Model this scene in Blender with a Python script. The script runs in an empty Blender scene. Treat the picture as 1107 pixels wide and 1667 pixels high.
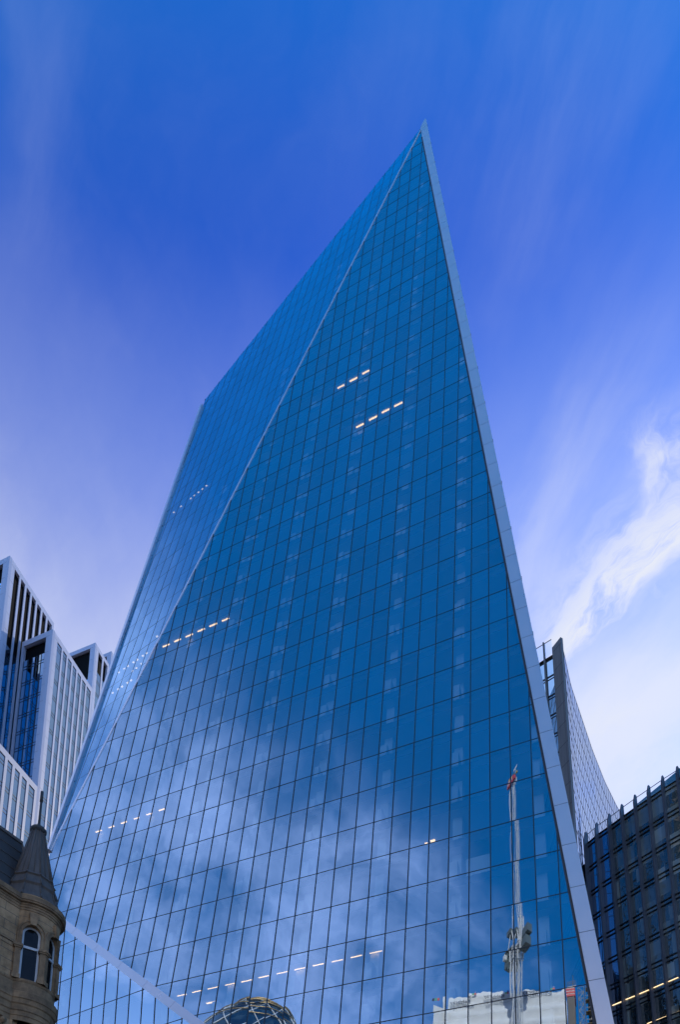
import bpy, bmesh, math, random
from mathutils import Vector as V, Matrix
random.seed(7)
PI = math.pi
S = bpy.context.scene
COL = S.collection

# ------------------------------------------------------------------ camera
PX, PY, F = 571.0, 1997.0, 1171.0          # principal point and focal length on the 1107 x 1667 frame
TH = math.atan2(2232.0 - PY, F)            # upward pitch
CAM = V((0, 0, 1.6))
cd = bpy.data.cameras.new('camera')
cam = bpy.data.objects.new('camera', cd)
COL.objects.link(cam)
cam.location = CAM
cam.rotation_euler = (PI / 2 + TH, 0, 0)
cd.sensor_fit = 'VERTICAL'
cd.sensor_height = 36.0
cd.sensor_width = 24.0
cd.lens = 36.0 * F / 1667
cd.shift_x = (553.5 - PX) / 1667
cd.shift_y = (PY - 833.5) / 1667
cd.clip_end = 20000
cd.clip_start = 0.1
S.camera = cam

# ------------------------------------------------------------------ light and sky
SUN_AZ, SUN_EL = math.radians(34), math.radians(33)      # azimuth from +Y towards +X
SUN = V((math.sin(SUN_AZ) * math.cos(SUN_EL), math.cos(SUN_AZ) * math.cos(SUN_EL), math.sin(SUN_EL)))
sd = bpy.data.lights.new('sun', 'SUN')
sd.energy = 3.6
sd.angle = math.radians(0.5)
sd.color = (1.0, 0.95, 0.88)
so = bpy.data.objects.new('sun', sd)
COL.objects.link(so)
so.rotation_euler = (-SUN).to_track_quat('-Z', 'Y').to_euler()

S.view_settings.view_transform = 'Standard'
S.view_settings.look = 'None'
S.view_settings.gamma = 1
S.view_settings.exposure = 0.0
S.cycles.use_denoising = True
S.cycles.max_bounces = 10
S.cycles.transparent_max_bounces = 16
S.cycles.caustics_reflective = False
S.cycles.sample_clamp_indirect = 6

wd = bpy.data.worlds.new('World')
S.world = wd
wd.use_nodes = True
NT = wd.node_tree
NT.nodes.clear()


def ray(x, y):
    X, Y = (x - PX) / F, (PY - y) / F
    return V((X, math.cos(TH) - Y * math.sin(TH), Y * math.cos(TH) + math.sin(TH)))


class NB:
    """small node-graph builder"""
    def __init__(s, nt):
        s.nt = nt

    def n(s, t, **kw):
        o = s.nt.nodes.new(t)
        for k, v in kw.items():
            setattr(o, k, v)
        return o

    def put(s, sock, v):
        if hasattr(v, 'is_output') or isinstance(v, bpy.types.NodeSocket):
            s.nt.links.new(v, sock)
        else:
            sock.default_value = v

    def m(s, op, a, b=0.0, c=0.0, clamp=False):
        o = s.n('ShaderNodeMath', operation=op, use_clamp=clamp)
        s.put(o.inputs[0], a); s.put(o.inputs[1], b); s.put(o.inputs[2], c)
        return o.outputs[0]

    def vm(s, op, a, b=(0, 0, 0)):
        o = s.n('ShaderNodeVectorMath', operation=op)
        s.put(o.inputs[0], a); s.put(o.inputs[1], b)
        return o.outputs['Value'] if op in ('DOT_PRODUCT', 'LENGTH', 'DISTANCE') else o.outputs[0]

    def ss(s, x, a, b):
        """smooth step from a to b"""
        o = s.n('ShaderNodeMapRange', interpolation_type='SMOOTHSTEP')
        s.put(o.inputs[0], x); o.inputs[1].default_value = a; o.inputs[2].default_value = b
        return o.outputs[0]

    def noise(s, vec, scale, detail=6, rough=0.55, dist=0.0, color=False):
        o = s.n('ShaderNodeTexNoise')
        s.put(o.inputs['Vector'], vec)
        o.inputs['Scale'].default_value = scale; o.inputs['Detail'].default_value = detail
        o.inputs['Roughness'].default_value = rough; o.inputs['Distortion'].default_value = dist
        return o.outputs['Color'] if color else o.outputs['Fac']

    def mixc(s, f, a, b, mode='MIX'):
        o = s.n('ShaderNodeMix', data_type='RGBA', blend_type=mode)
        s.put(o.inputs[0], f); s.put(o.inputs[6], a); s.put(o.inputs[7], b)
        return o.outputs[2]

    def comb(s, x, y, z=0.0):
        o = s.n('ShaderNodeCombineXYZ')
        s.put(o.inputs[0], x); s.put(o.inputs[1], y); s.put(o.inputs[2], z)
        return o.outputs[0]


W_ = NB(NT)
tc = W_.n('ShaderNodeTexCoord').outputs['Generated']
sky = W_.n('ShaderNodeTexSky', sky_type='NISHITA')
sky.sun_disc = False
sky.sun_elevation = SUN_EL
sky.sun_rotation = SUN_AZ
sky.altitude = 0
sky.air_density = 1.0
sky.dust_density = 0.6
sky.ozone_density = 4.0
sep = W_.n('ShaderNodeSeparateXYZ')
NT.links.new(tc, sep.inputs[0])
zz = W_.m('MAXIMUM', sep.outputs[2], 0.06)
cx, cy = W_.m('DIVIDE', sep.outputs[0], zz), W_.m('DIVIDE', sep.outputs[1], zz)
P2 = W_.comb(cx, cy)                                   # the cloud deck, seen in plan


def deck(x, y):
    r = ray(x, y)
    return V((r.x / r.z, r.y / r.z, 0))


# warped plan coordinates for wispy edges
wn = W_.noise(P2, 3.2, 5, 0.6, 0, True)
warp = W_.vm('SUBTRACT', wn, (0.5, 0.5, 0.5))
o_ = W_.n('ShaderNodeVectorMath', operation='SCALE'); NT.links.new(warp, o_.inputs[0]); o_.inputs['Scale'].default_value = 0.22
PW = W_.vm('ADD', P2, o_.outputs[0])


def streak(a, b, wid, soft_end=0.25, pw=PW, side=1.0):
    """a band of cloud along the deck from a to b; one edge is sharper (side)"""
    d = b - a; L = d.length; d = d / L; nrm = V((-d.y, d.x, 0))
    rel = W_.vm('SUBTRACT', pw, tuple(a))
    u = W_.m('DIVIDE', W_.vm('DOT_PRODUCT', rel, tuple(d)), L)
    v = W_.m('MULTIPLY', W_.vm('DOT_PRODUCT', rel, tuple(nrm)), side)
    lo = W_.ss(v, -wid * 0.45, wid * 0.1)
    hi = W_.ss(v, wid * 1.5, wid * 0.1)
    e = W_.m('MULTIPLY', W_.ss(u, -soft_end, soft_end), W_.ss(u, 1 + soft_end, 1 - soft_end))
    return W_.m('MULTIPLY', W_.m('MULTIPLY', lo, hi), e)


def blob(c, r, pw=PW, inner=0.15):
    dd = W_.vm('DISTANCE', pw, tuple(c))
    return W_.ss(dd, r, r * inner)


o_ = W_.n('ShaderNodeVectorMath', operation='SCALE'); NT.links.new(warp, o_.inputs[0]); o_.inputs['Scale'].default_value = 0.06
PH = W_.vm('ADD', P2, o_.outputs[0])


def along(a, b, k, PW=PW):
    """plan coordinates turned to lie along a-b and drawn out k times"""
    d = (b - a).normalized()
    return W_.comb(W_.m('MULTIPLY', W_.vm('DOT_PRODUCT', PW, tuple(d)), 1.0), W_.m('MULTIPLY', W_.vm('DOT_PRODUCT', PW, (-d.y, d.x, 0)), k))


fine = W_.noise(along(deck(915, 1075), deck(1150, 880), 2.2), 7.0, 9, 0.66, 0.5)
plume = W_.noise(along(deck(1080, 1000), deck(1035, 720), 2.6), 6.0, 9, 0.62, 0.25)
hair = W_.noise(along(deck(760, 900), deck(1000, 200), 4.0, PH), 2.4, 8, 0.58, 0.15)
hair_l = W_.noise(along(deck(60, 900), deck(330, 330), 4.0, PH), 2.4, 8, 0.58, 0.15)
mid = W_.noise(PW, 3.4, 7, 0.6, 0.4)
big = W_.noise(P2, 1.5, 4, 0.5, 0.6)
st1 = streak(deck(905, 1085), deck(1170, 875), 0.10, 0.12, PW, -1.0)
st2 = streak(deck(1075, 1000), deck(1040, 700), 0.07, 0.22, PW, 1.0)
bl1 = blob(deck(985, 1215), 0.24, PW, 0.0)
a1 = W_.m('MULTIPLY', st1, W_.ss(fine, 0.33, 0.60))
a2 = W_.m('MULTIPLY', W_.m('MULTIPLY', st2, W_.ss(plume, 0.36, 0.66)), 0.85)
a3 = W_.m('MULTIPLY', W_.m('MULTIPLY', bl1, W_.ss(mid, 0.2, 0.7)), 0.75)
# broken cloud over the northern and eastern sky (seen mirrored in the tower)
north = W_.ss(W_.m('ADD', W_.m('MULTIPLY', sep.outputs[0], -1.0), W_.m('MULTIPLY_ADD', mid, 0.24, -0.12)), 0.29, 0.47)
cl_n = W_.m('MULTIPLY', W_.m('MULTIPLY', north, W_.ss(W_.m('ADD', W_.m('MULTIPLY', mid, 0.55), W_.m('MULTIPLY', W_.noise(PW, 5.5, 6, 0.55, 0.2), 0.45)), 0.31, 0.70)), W_.m('MULTIPLY', W_.ss(sep.outputs[2], 0.93, 0.83), 0.60))
# thin veil everywhere
# thin high haze over the southern half, thicker towards the horizon
south = W_.ss(sep.outputs[1], 0.10, 0.44)
hz = W_.m('POWER', W_.m('MULTIPLY', W_.m('SUBTRACT', 0.905, sep.outputs[2]), W_.m('MULTIPLY_ADD', W_.ss(sep.outputs[0], 0.02, 0.25), 0.35, 4.4), clamp=True), 1.2)
hz = W_.m('MULTIPLY', W_.m('MULTIPLY', hz, south), W_.m('ADD', W_.m('MULTIPLY_ADD', big, 0.7, 0.12), W_.m('MULTIPLY', W_.m('ADD', hair, hair_l), 0.52)), clamp=True)
v1 = W_.m('MULTIPLY', streak(deck(1130, -80), deck(840, 520), 0.16, 0.3, PW, 1.0), W_.m('MULTIPLY', W_.ss(hair, 0.3, 0.8), 0.13))
v2 = W_.m('MULTIPLY', streak(deck(30, -120), deck(-20, 420), 0.12, 0.3, PW, -1.0), W_.m('MULTIPLY', W_.ss(hair_l, 0.35, 0.75), 0.09))
v3 = W_.m('MULTIPLY', streak(deck(800, 1000), deck(960, 560), 0.10, 0.4, PW, 1.0), W_.m('MULTIPLY', W_.ss(hair, 0.3, 0.8), 0.25))
veil = W_.m('ADD', W_.m('MULTIPLY_ADD', W_.m('MULTIPLY', W_.ss(mid, 0.35, 0.8), south), 0.06, hz), W_.m('ADD', W_.m('ADD', v1, v2), v3), clamp=True)
al = W_.m('MAXIMUM', W_.m('MAXIMUM', a1, a2), W_.m('MAXIMUM', a3, cl_n))
al = W_.m('SUBTRACT', 1.0, W_.m('MULTIPLY', W_.m('SUBTRACT', 1.0, al), W_.m('SUBTRACT', 1.0, W_.m('MULTIPLY', veil, 0.84))))
low_h = W_.m('MULTIPLY', W_.ss(sep.outputs[2], 0.70, 0.25), 0.6)
al = W_.m('MAXIMUM', al, low_h)
cast = W_.mixc(south, (0.03, 1.78, 2.85, 1), W_.mixc(W_.ss(sep.outputs[2], 0.93, 0.80), (0.19, 0.66, 2.0, 1), (0.19, 0.82, 2.35, 1)))
tint = W_.mixc(1.0, sky.outputs[0], cast, 'MULTIPLY')
CLOUD = (8.0, 8.35, 9.5, 1)
skyc = W_.mixc(al, tint, W_.mixc(south, (9.6, 12.6, 22.5, 1), CLOUD))
bg = W_.n('ShaderNodeBackground')
NT.links.new(skyc, bg.inputs[0])
bg.inputs[1].default_value = 0.10
wo = W_.n('ShaderNodeOutputWorld')
NT.links.new(bg.outputs[0], wo.inputs[0])

# ------------------------------------------------------------------ materials
def new_mat(name):
    m = bpy.data.materials.new(name)
    m.use_nodes = True
    m.node_tree.nodes.clear()
    return m, NB(m.node_tree)


def finish(b, shader):
    o = b.n('ShaderNodeOutputMaterial')
    b.nt.links.new(shader, o.inputs[0])


def mat_plain(name, col, rough=0.6, metal=0.0, var=0.12, scale=1.5, bump=0.0, spec=0.5, streaks=0.0):
    m, b = new_mat(name)
    p = b.n('ShaderNodeBsdfPrincipled')
    g = b.n('ShaderNodeTexCoord').outputs['Object']
    nf = b.noise(g, scale, 6, 0.6)
    f = b.m('MULTIPLY_ADD', nf, 2 * var, 1 - var)
    if streaks:
        mp = b.n('ShaderNodeMapping'); b.put(mp.inputs[0], g); mp.inputs['Scale'].default_value = (3.0, 3.0, 0.15)
        sn = b.noise(mp.outputs[0], 1.4, 5, 0.6)
        f = b.m('MULTIPLY', f, b.m('MULTIPLY_ADD', b.ss(sn, 0.35, 0.7), -streaks, 1.0))
    c = b.mixc(1.0, (*col, 1), b.comb(f, f, f), 'MULTIPLY')
    b.put(p.inputs['Base Color'], c)
    b.put(p.inputs['Roughness'], b.m('MULTIPLY_ADD', nf, 0.16, rough - 0.08))
    p.inputs['Metallic'].default_value = metal
    p.inputs['Specular IOR Level'].default_value = spec
    if bump:
        bp = b.n('ShaderNodeBump'); bp.inputs['Strength'].default_value = 0.6; bp.inputs['Distance'].default_value = bump
        b.put(bp.inputs['Height'], b.noise(g, scale * 8, 8, 0.65)); b.put(p.inputs['Normal'], bp.outputs[0])
    finish(b, p.outputs[0])
    return m


def mat_glass(name, refl, trans, base, top=1.0, rough=0.0, wob=0.0, wscale=0.4, vary=0.0):
    """clear coated glass: mirror part by Fresnel, the rest lets the inside show"""
    m, b = new_mat(name)
    gl = b.n('ShaderNodeBsdfGlossy'); gl.inputs[0].default_value = (*refl, 1); gl.inputs['Roughness'].default_value = rough
    tr = b.n('ShaderNodeBsdfTransparent'); tr.inputs[0].default_value = (*trans, 1)
    fr = b.n('ShaderNodeFresnel'); fr.inputs[0].default_value = 1.5
    isl = b.n('ShaderNodeNewGeometry').outputs['Random Per Island']
    f = b.m('ADD', b.m('MULTIPLY_ADD', fr.outputs[0], top - base, base), b.m('MULTIPLY_ADD', isl, vary, -vary / 2), clamp=True)
    if wob:
        bp = b.n('ShaderNodeBump'); bp.inputs['Strength'].default_value = 1.0; bp.inputs['Distance'].default_value = wob
        b.put(bp.inputs['Height'], b.noise(b.n('ShaderNodeTexCoord').outputs['Object'], wscale, 2, 0.4))
        b.put(gl.inputs['Normal'], bp.outputs[0])
    mx = b.n('ShaderNodeMixShader')
    b.put(mx.inputs[0], f); b.put(mx.inputs[1], tr.outputs[0]); b.put(mx.inputs[2], gl.outputs[0])
    finish(b, mx.outputs[0])
    return m


def mat_pane(name, refl, inside, base, wob=0.0, wscale=0.4, cell=(1.5, 1.5, 3.7), var=0.9, rough=0.01):
    """glass with a dim room right behind it: rooms differ from cell to cell"""
    m, b = new_mat(name)
    gl = b.n('ShaderNodeBsdfGlossy'); gl.inputs[0].default_value = (*refl, 1); gl.inputs['Roughness'].default_value = rough
    df = b.n('ShaderNodeBsdfDiffuse')
    g = b.n('ShaderNodeTexCoord').outputs['Object']
    q = b.vm('FLOOR', b.vm('DIVIDE', g, cell))
    wn_ = b.n('ShaderNodeTexWhiteNoise', noise_dimensions='3D'); b.put(wn_.inputs[0], q)
    v = b.m('MULTIPLY_ADD', b.m('POWER', wn_.outputs[0], 3.0), var * 2.2, 1 - var * 0.6)
    b.put(df.inputs[0], b.mixc(1.0, (*inside, 1), b.comb(v, v, v), 'MULTIPLY'))
    fr = b.n('ShaderNodeFresnel'); fr.inputs[0].default_value = 1.5
    f = b.m('MULTIPLY_ADD', fr.outputs[0], 1 - base, base, clamp=True)
    if wob:
        bp = b.n('ShaderNodeBump'); bp.inputs['Strength'].default_value = 1.0; bp.inputs['Distance'].default_value = wob
        off = b.n('ShaderNodeVectorMath', operation='SCALE'); b.put(off.inputs[0], wn_.outputs[1]); off.inputs['Scale'].default_value = 30
        b.put(bp.inputs['Height'], b.noise(b.vm('ADD', g, off.outputs[0]), wscale, 2, 0.4))
        b.put(gl.inputs['Normal'], bp.outputs[0])
    mx = b.n('ShaderNodeMixShader')
    b.put(mx.inputs[0], f); b.put(mx.inputs[1], df.outputs[0]); b.put(mx.inputs[2], gl.outputs[0])
    finish(b, mx.outputs[0])
    return m


def mat_emit(name, col, power):
    m, b = new_mat(name)
    e = b.n('ShaderNodeEmission'); e.inputs[0].default_value = (*col, 1); e.inputs[1].default_value = power
    finish(b, e.outputs[0])
    return m


def mat_stone(name, col, dark, course=0.42, length=1.1):
    """ashlar: fine joints, soot and rain stains, rough face"""
    m, b = new_mat(name)
    p = b.n('ShaderNodeBsdfPrincipled')
    g = b.n('ShaderNodeTexCoord').outputs['Object']
    n1 = b.noise(g, 0.9, 8, 0.65); n2 = b.noise(g, 7, 8, 0.7)
    mp = b.n('ShaderNodeMapping'); b.put(mp.inputs[0], g); mp.inputs['Scale'].default_value = (2.5, 2.5, 0.25)
    n3 = b.noise(mp.outputs[0], 1.0, 6, 0.6)
    c = b.mixc(b.ss(n1, 0.3, 0.7), (*dark, 1), (*col, 1))
    c = b.mixc(b.m('MULTIPLY', b.ss(n3, 0.5, 0.75), 0.55), c, (*[x * 0.45 for x in dark], 1))
    c = b.mixc(b.m('MULTIPLY', b.ss(n2, 0.45, 0.75), 0.3), c, (*[x * 1.15 for x in col], 1))
    b.put(p.inputs['Base Color'], c); p.inputs['Roughness'].default_value = 0.85
    bp = b.n('ShaderNodeBump'); bp.inputs['Strength'].default_value = 0.5; bp.inputs['Distance'].default_value = 0.02
    b.put(bp.inputs['Height'], n2); b.put(p.inputs['Normal'], bp.outputs[0])
    finish(b, p.outputs[0])
    return m


M = {}
M['tower_glass'] = mat_glass('coated_glass', (0.80, 0.92, 1.0), (0.84, 0.95, 0.97), 0.50, 1.0, vary=0.09)
M['fold_glass'] = mat_glass('coated_glass_fold', (0.62, 0.86, 1.0), (0.80, 0.92, 0.95), 0.58, 1.0, vary=0.08)
M['mullion'] = mat_plain('mullion_metal', (0.018, 0.020, 0.026), 0.45, 0.0)
M['cladding'] = mat_plain('aluminium_cladding', (0.80, 0.72, 0.72), 0.30, 0.6, 0.04, 0.35)
M['reveal'] = mat_plain('dark_reveal', (0.05, 0.045, 0.05), 0.5)
M['slab'] = mat_plain('ceiling_board', (0.62, 0.66, 0.67), 0.8, 0, 0.08, 0.5)
M['spandrel'] = mat_plain('slab_edge', (0.10, 0.125, 0.13), 0.7, 0, 0.15, 0.6)
M['column'] = mat_plain('column_white', (0.90, 0.92, 0.92), 0.6, 0, 0.05)
M['lamp'] = mat_emit('warm_lamp', (1.0, 0.60, 0.24), 3.0)
M['lamp_pale'] = mat_emit('pale_lamp', (1.0, 0.72, 0.40), 2.0)
M['white_frame'] = mat_plain('white_cladding', (0.43, 0.44, 0.54), 0.45, 0.0, 0.06, 0.3)
M['block_glass'] = mat_pane('office_glass', (0.50, 0.74, 0.95), (0.012, 0.024, 0.045), 0.32, 0.004, 0.5, (1.5, 1.5, 3.6), 0.9)
M['dark'] = mat_plain('louvre_and_shade_black', (0.004, 0.004, 0.005), 0.9, 0, 0.1, 1.5, 0, 0.1)
M['band'] = mat_plain('dark_transom', (0.02, 0.025, 0.04), 0.5)
M['fin'] = mat_plain('dark_fin_metal', (0.12, 0.112, 0.125), 0.42, 0.25, 0.1, 0.6)
M['fin_glass'] = mat_pane('fin_office_glass', (0.85, 0.85, 0.78), (0.15, 0.165, 0.145), 0.24, 0.035, 0.55, (1.7, 1.7, 1.7), 1.1)
M['curve_glass'] = mat_pane('curved_tower_glass', (0.74, 0.84, 1.0), (0.05, 0.06, 0.09), 0.45, 0.006, 0.3, (3, 3, 3.8), 0.6)
M['grey_panel'] = mat_plain('grey_stone_panel', (0.225, 0.205, 0.195), 0.7, 0, 0.14, 0.5, 0.004, 0.4, 0.2)
M['rail_glass'] = mat_glass('balustrade_glass', (0.8, 0.9, 1.0), (0.97, 0.985, 1.0), 0.0, 0.3)
M['side_glass'] = mat_pane('tower_side_glass', (0.6, 0.7, 0.7), (0.05, 0.055, 0.05), 0.10, 0.0, 0.3, (1.5, 1.5, 1.9), 1.2)
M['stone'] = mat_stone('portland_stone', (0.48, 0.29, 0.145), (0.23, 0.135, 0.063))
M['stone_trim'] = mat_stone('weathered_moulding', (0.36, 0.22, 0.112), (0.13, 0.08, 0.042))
M['joint'] = mat_plain('stone_joint', (0.10, 0.085, 0.07), 0.9)
M['lead'] = mat_plain('lead_sheet', (0.115, 0.088, 0.070), 0.6, 0.1, 0.22, 2.0, 0.01, 0.5, 0.3)
M['slate'] = mat_plain('slate_roof', (0.042, 0.034, 0.030), 0.7, 0, 0.3, 3.0, 0.02)
M['sash'] = mat_plain('white_sash_paint', (0.50, 0.50, 0.50), 0.45, 0, 0.06)
M['old_glass'] = mat_pane('sash_glass', (0.32, 0.36, 0.40), (0.010, 0.010, 0.010), 0.0, 0.004, 1.2, (1, 1, 1), 0.4)
M['iron'] = mat_plain('dark_iron', (0.045, 0.042, 0.04), 0.6, 0.2)
M['sheet'] = mat_plain('white_scaffold_sheeting', (0.80, 0.80, 0.80), 0.6, 0, 0.16, 0.6, 0.25)
M['ink'] = mat_plain('dark_print', (0.02, 0.03, 0.06), 0.7)
M['red'] = mat_plain('red_paint', (0.62, 0.03, 0.03), 0.45)
M['green'] = mat_plain('green_print', (0.05, 0.35, 0.12), 0.5)
M['blue'] = mat_plain('blue_print', (0.04, 0.15, 0.5), 0.5)
M['yellow'] = mat_plain('yellow_paint', (0.8, 0.55, 0.03), 0.5)
M['crane'] = mat_plain('white_crane_paint', (0.66, 0.66, 0.65), 0.4, 0, 0.06)
M['machine'] = mat_plain('grey_green_machinery', (0.10, 0.13, 0.13), 0.55, 0.1, 0.2)
M['steel'] = mat_plain('scaffold_steel', (0.22, 0.22, 0.22), 0.5, 0.5, 0.2)
M['board'] = mat_plain('scaffold_board', (0.30, 0.21, 0.11), 0.8, 0, 0.25)
M['concrete'] = mat_plain('concrete', (0.16, 0.14, 0.13), 0.85, 0, 0.2)
M['dome_glass'] = mat_pane('round_tower_glass', (0.55, 0.68, 0.75), (0.02, 0.032, 0.036), 0.20, 0.004, 0.3, (2, 2, 3), 0.9)
M['lattice'] = mat_plain('pale_lattice', (0.66, 0.68, 0.70), 0.45)
M['gold'] = mat_plain('bronze_ring', (0.30, 0.20, 0.085), 0.45, 0.4)
M['asphalt'] = mat_plain('asphalt', (0.05, 0.05, 0.052), 0.85, 0, 0.25, 0.5, 0.01)
M['paving'] = mat_plain('paving', (0.24, 0.23, 0.215), 0.8, 0, 0.15, 0.7)
M['paint'] = mat_plain('road_paint', (0.78, 0.66, 0.12), 0.7)
M['earth'] = mat_plain('city_ground', (0.12, 0.115, 0.11), 0.9, 0, 0.3, 0.02)


# ------------------------------------------------------------------ mesh helpers
class MB:
    def __init__(s):
        s.v, s.f, s.mi, s.sm = [], [], [], []

    def face(s, pts, mi=0, smooth=False):
        k = len(s.v)
        s.v += [tuple(p) for p in pts]
        s.f.append(tuple(range(k, k + len(pts)))); s.mi.append(mi); s.sm.append(smooth)

    def mesh(s, verts, faces, mi=0, smooth=False):
        k = len(s.v)
        s.v += [tuple(p) for p in verts]
        for f in faces:
            s.f.append(tuple(i + k for i in f)); s.mi.append(mi); s.sm.append(smooth)

    def ob(s, o, a, b, c, mi=0):
        """parallelepiped from corner o with edge vectors a, b, c"""
        o, a, b, c = V(o), V(a), V(b), V(c)
        p = [o, o + a, o + a + b, o + b, o + c, o + a + c, o + a + b + c, o + b + c]
        fs = [(0, 3, 2, 1), (4, 5, 6, 7), (0, 1, 5, 4), (1, 2, 6, 5), (2, 3, 7, 6), (3, 0, 4, 7)]
        if a.cross(b).dot(c) < 0:
            fs = [f[::-1] for f in fs]
        s.mesh(p, fs, mi)

    def box(s, c, sz, rz=0.0, mi=0):
        R = Matrix.Rotation(rz, 3, 'Z')
        a, b, d = R @ V((sz[0], 0, 0)), R @ V((0, sz[1], 0)), V((0, 0, sz[2]))
        s.ob(V(c) - a / 2 - b / 2 - d / 2, a, b, d, mi)

    def bar(s, p, q, w, mi=0):
        """square bar between two points"""
        p, q = V(p), V(q); d = q - p
        if d.length < 1e-6: return
        u = d.normalized(); x = u.cross(V((0, 0, 1)) if abs(u.z) < 0.9 else V((1, 0, 0))).normalized() * w; y = u.cross(x).normalized() * w
        s.ob(p - x / 2 - y / 2, x, y, d, mi)

    def tube(s, p, q, r, n=8, r2=None, mi=0):
        p, q = V(p), V(q); d = q - p
        if d.length < 1e-6: return
        r2 = r if r2 is None else r2
        u = d.normalized(); x = u.cross(V((0, 0, 1)) if abs(u.z) < 0.9 else V((1, 0, 0))).normalized(); y = u.cross(x)
        vs = []
        for i in range(n):
            a = 2 * PI * i / n; e = x * math.cos(a) + y * math.sin(a)
            vs += [p + e * r, q + e * r2]
        fs = [(2 * i, 2 * i + 1, (2 * i + 3) % (2 * n), (2 * i + 2) % (2 * n)) for i in range(n)]
        fs += [tuple(range(0, 2 * n, 2)), tuple(range(2 * n - 1, 0, -2))]
        s.mesh(vs, [f[::-1] for f in fs], mi, n > 5)

    def lathe(s, prof, c, n=64, a0=0.0, a1=2 * PI, mi=0, smooth=False):
        """profile [(r, z)] turned about the vertical through c"""
        full = abs(a1 - a0 - 2 * PI) < 1e-6
        k = n if full else n + 1
        vs = []
        for i in range(k):
            a = a0 + (a1 - a0) * i / n
            vs += [(c[0] + r * math.cos(a), c[1] + r * math.sin(a), z) for r, z in prof]
        m = len(prof)
        fs = []
        for i in range(n):
            j = (i + 1) % k
            for t in range(m - 1):
                fs.append((i * m + t, j * m + t, j * m + t + 1, i * m + t + 1))
        s.mesh(vs, fs, mi, smooth)

    def build(s, name, mats, parent=None, loc=None, **props):
        me = bpy.data.meshes.new(name)
        off = V(loc) if loc is not None else V((0, 0, 0))
        me.from_pydata([V(p) - off for p in s.v], [], s.f)
        for m in (mats if isinstance(mats, (list, tuple)) else [mats]):
            me.materials.append(M[m])
        me.polygons.foreach_set('material_index', s.mi)
        me.polygons.foreach_set('use_smooth', s.sm)
        me.update()
        return link(name, me, parent, off, **props)


def link(name, me, parent=None, off=V((0, 0, 0)), **props):
    o = bpy.data.objects.new(name, me)
    COL.objects.link(o)
    base = V((0, 0, 0))
    q = parent
    while q is not None:
        base = base + q.location
        q = q.parent
    o.location = off - base
    o.parent = parent
    for k, v in props.items():
        o[k] = v
    return o


def thing(name, label, cat, loc=(0, 0, 0), group=None):
    o = bpy.data.objects.new(name, None)
    COL.objects.link(o)
    o.location = loc
    o['label'] = label; o['category'] = cat
    if group: o['group'] = group
    return o


def carve(mb, cutters):
    """cut solids out of a solid, give back the mesh data"""
    me = bpy.data.meshes.new('solid'); me.from_pydata(mb.v, [], mb.f); me.update()
    o = bpy.data.objects.new('solid', me); COL.objects.link(o)
    bm = bmesh.new(); bm.from_mesh(me); bmesh.ops.remove_doubles(bm, verts=bm.verts, dist=1e-5); bmesh.ops.recalc_face_normals(bm, faces=bm.faces); bm.to_mesh(me); bm.free()
    extra = []
    for c in cutters:
        cm = bpy.data.meshes.new('cut'); cm.from_pydata(c.v, [], c.f); cm.update()
        bm = bmesh.new(); bm.from_mesh(cm); bmesh.ops.remove_doubles(bm, verts=bm.verts, dist=1e-5); bmesh.ops.recalc_face_normals(bm, faces=bm.faces); bm.to_mesh(cm); bm.free()
        co = bpy.data.objects.new('cut', cm); COL.objects.link(co)
        md = o.modifiers.new('b', 'BOOLEAN'); md.operation = 'DIFFERENCE'; md.solver = 'EXACT'; md.object = co
        extra.append(co)
    dg = bpy.context.evaluated_depsgraph_get()
    out = bpy.data.meshes.new_from_object(o.evaluated_get(dg))
    for e in extra + [o]:
        bpy.data.objects.remove(e, do_unlink=True)
    return out


# ------------------------------------------------------------------ survey: pixels to places
HM = ((23.8240288, -18.7259309, 672.063636), (-21.2777350, 25.9679042, 1263.55659), (-0.00953268123, -0.0239479817, 1.0))


def hcol(i):
    a, b, c = HM[0][i], HM[1][i], HM[2][i]
    X, Y = (a - PX * c) / F, (PY * c - b) / F
    return V((X, c * math.cos(TH) - Y * math.sin(TH), Y * math.cos(TH) + c * math.sin(TH)))


A_, B_, O_ = hcol(0), hcol(1), hcol(2)
k_ = 1.5 / A_.length
A_, B_, O_ = A_ * k_, B_ * k_, O_ * k_ + CAM
EU = A_.normalized(); EV = B_.normalized()       # along the main face, and down its slope
VS = B_.length                                   # one storey measured on the slope
DZ = -B_.z                                       # storey height
Z0 = O_.z                                        # level of floor line 0


class Plane:
    def __init__(s, p, n):
        s.n = V(n).normalized(); s.p = V(p); s.d = s.n.dot(s.p)

    def side(s, q):
        return s.n.dot(q) - s.d

    def hit(s, x, y):
        r = ray(x, y)
        return CAM + r * ((s.d - s.n.dot(CAM)) / s.n.dot(r))


NM = EU.cross(EV).normalized()
if NM.y > 0: NM = -NM                            # outward, towards the street
MAIN = Plane(O_, NM)


def mirror_ray(x, y):
    p = MAIN.hit(x, y); r = ray(x, y).normalized()
    return p, r - 2 * NM.dot(r) * NM


def seen_at_y(x, y, Y):
    p, r = mirror_ray(x, y)
    return p + r * ((Y - p.y) / r.y)


def seen_at_z(x, y, Z):
    p, r = mirror_ray(x, y)
    return p + r * ((Z - p.z) / r.z)


def at_y(x, y, Y):
    r = ray(x, y); return CAM + r * (Y / r.y)


def at_z(x, y, Z):
    r = ray(x, y); return CAM + r * ((Z - CAM.z) / r.z)


def hdir(x):
    """level direction whose vanishing point lies at x on the horizon"""
    r = ray(x, 2232.0); r.z = 0
    return r.normalized()


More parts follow.
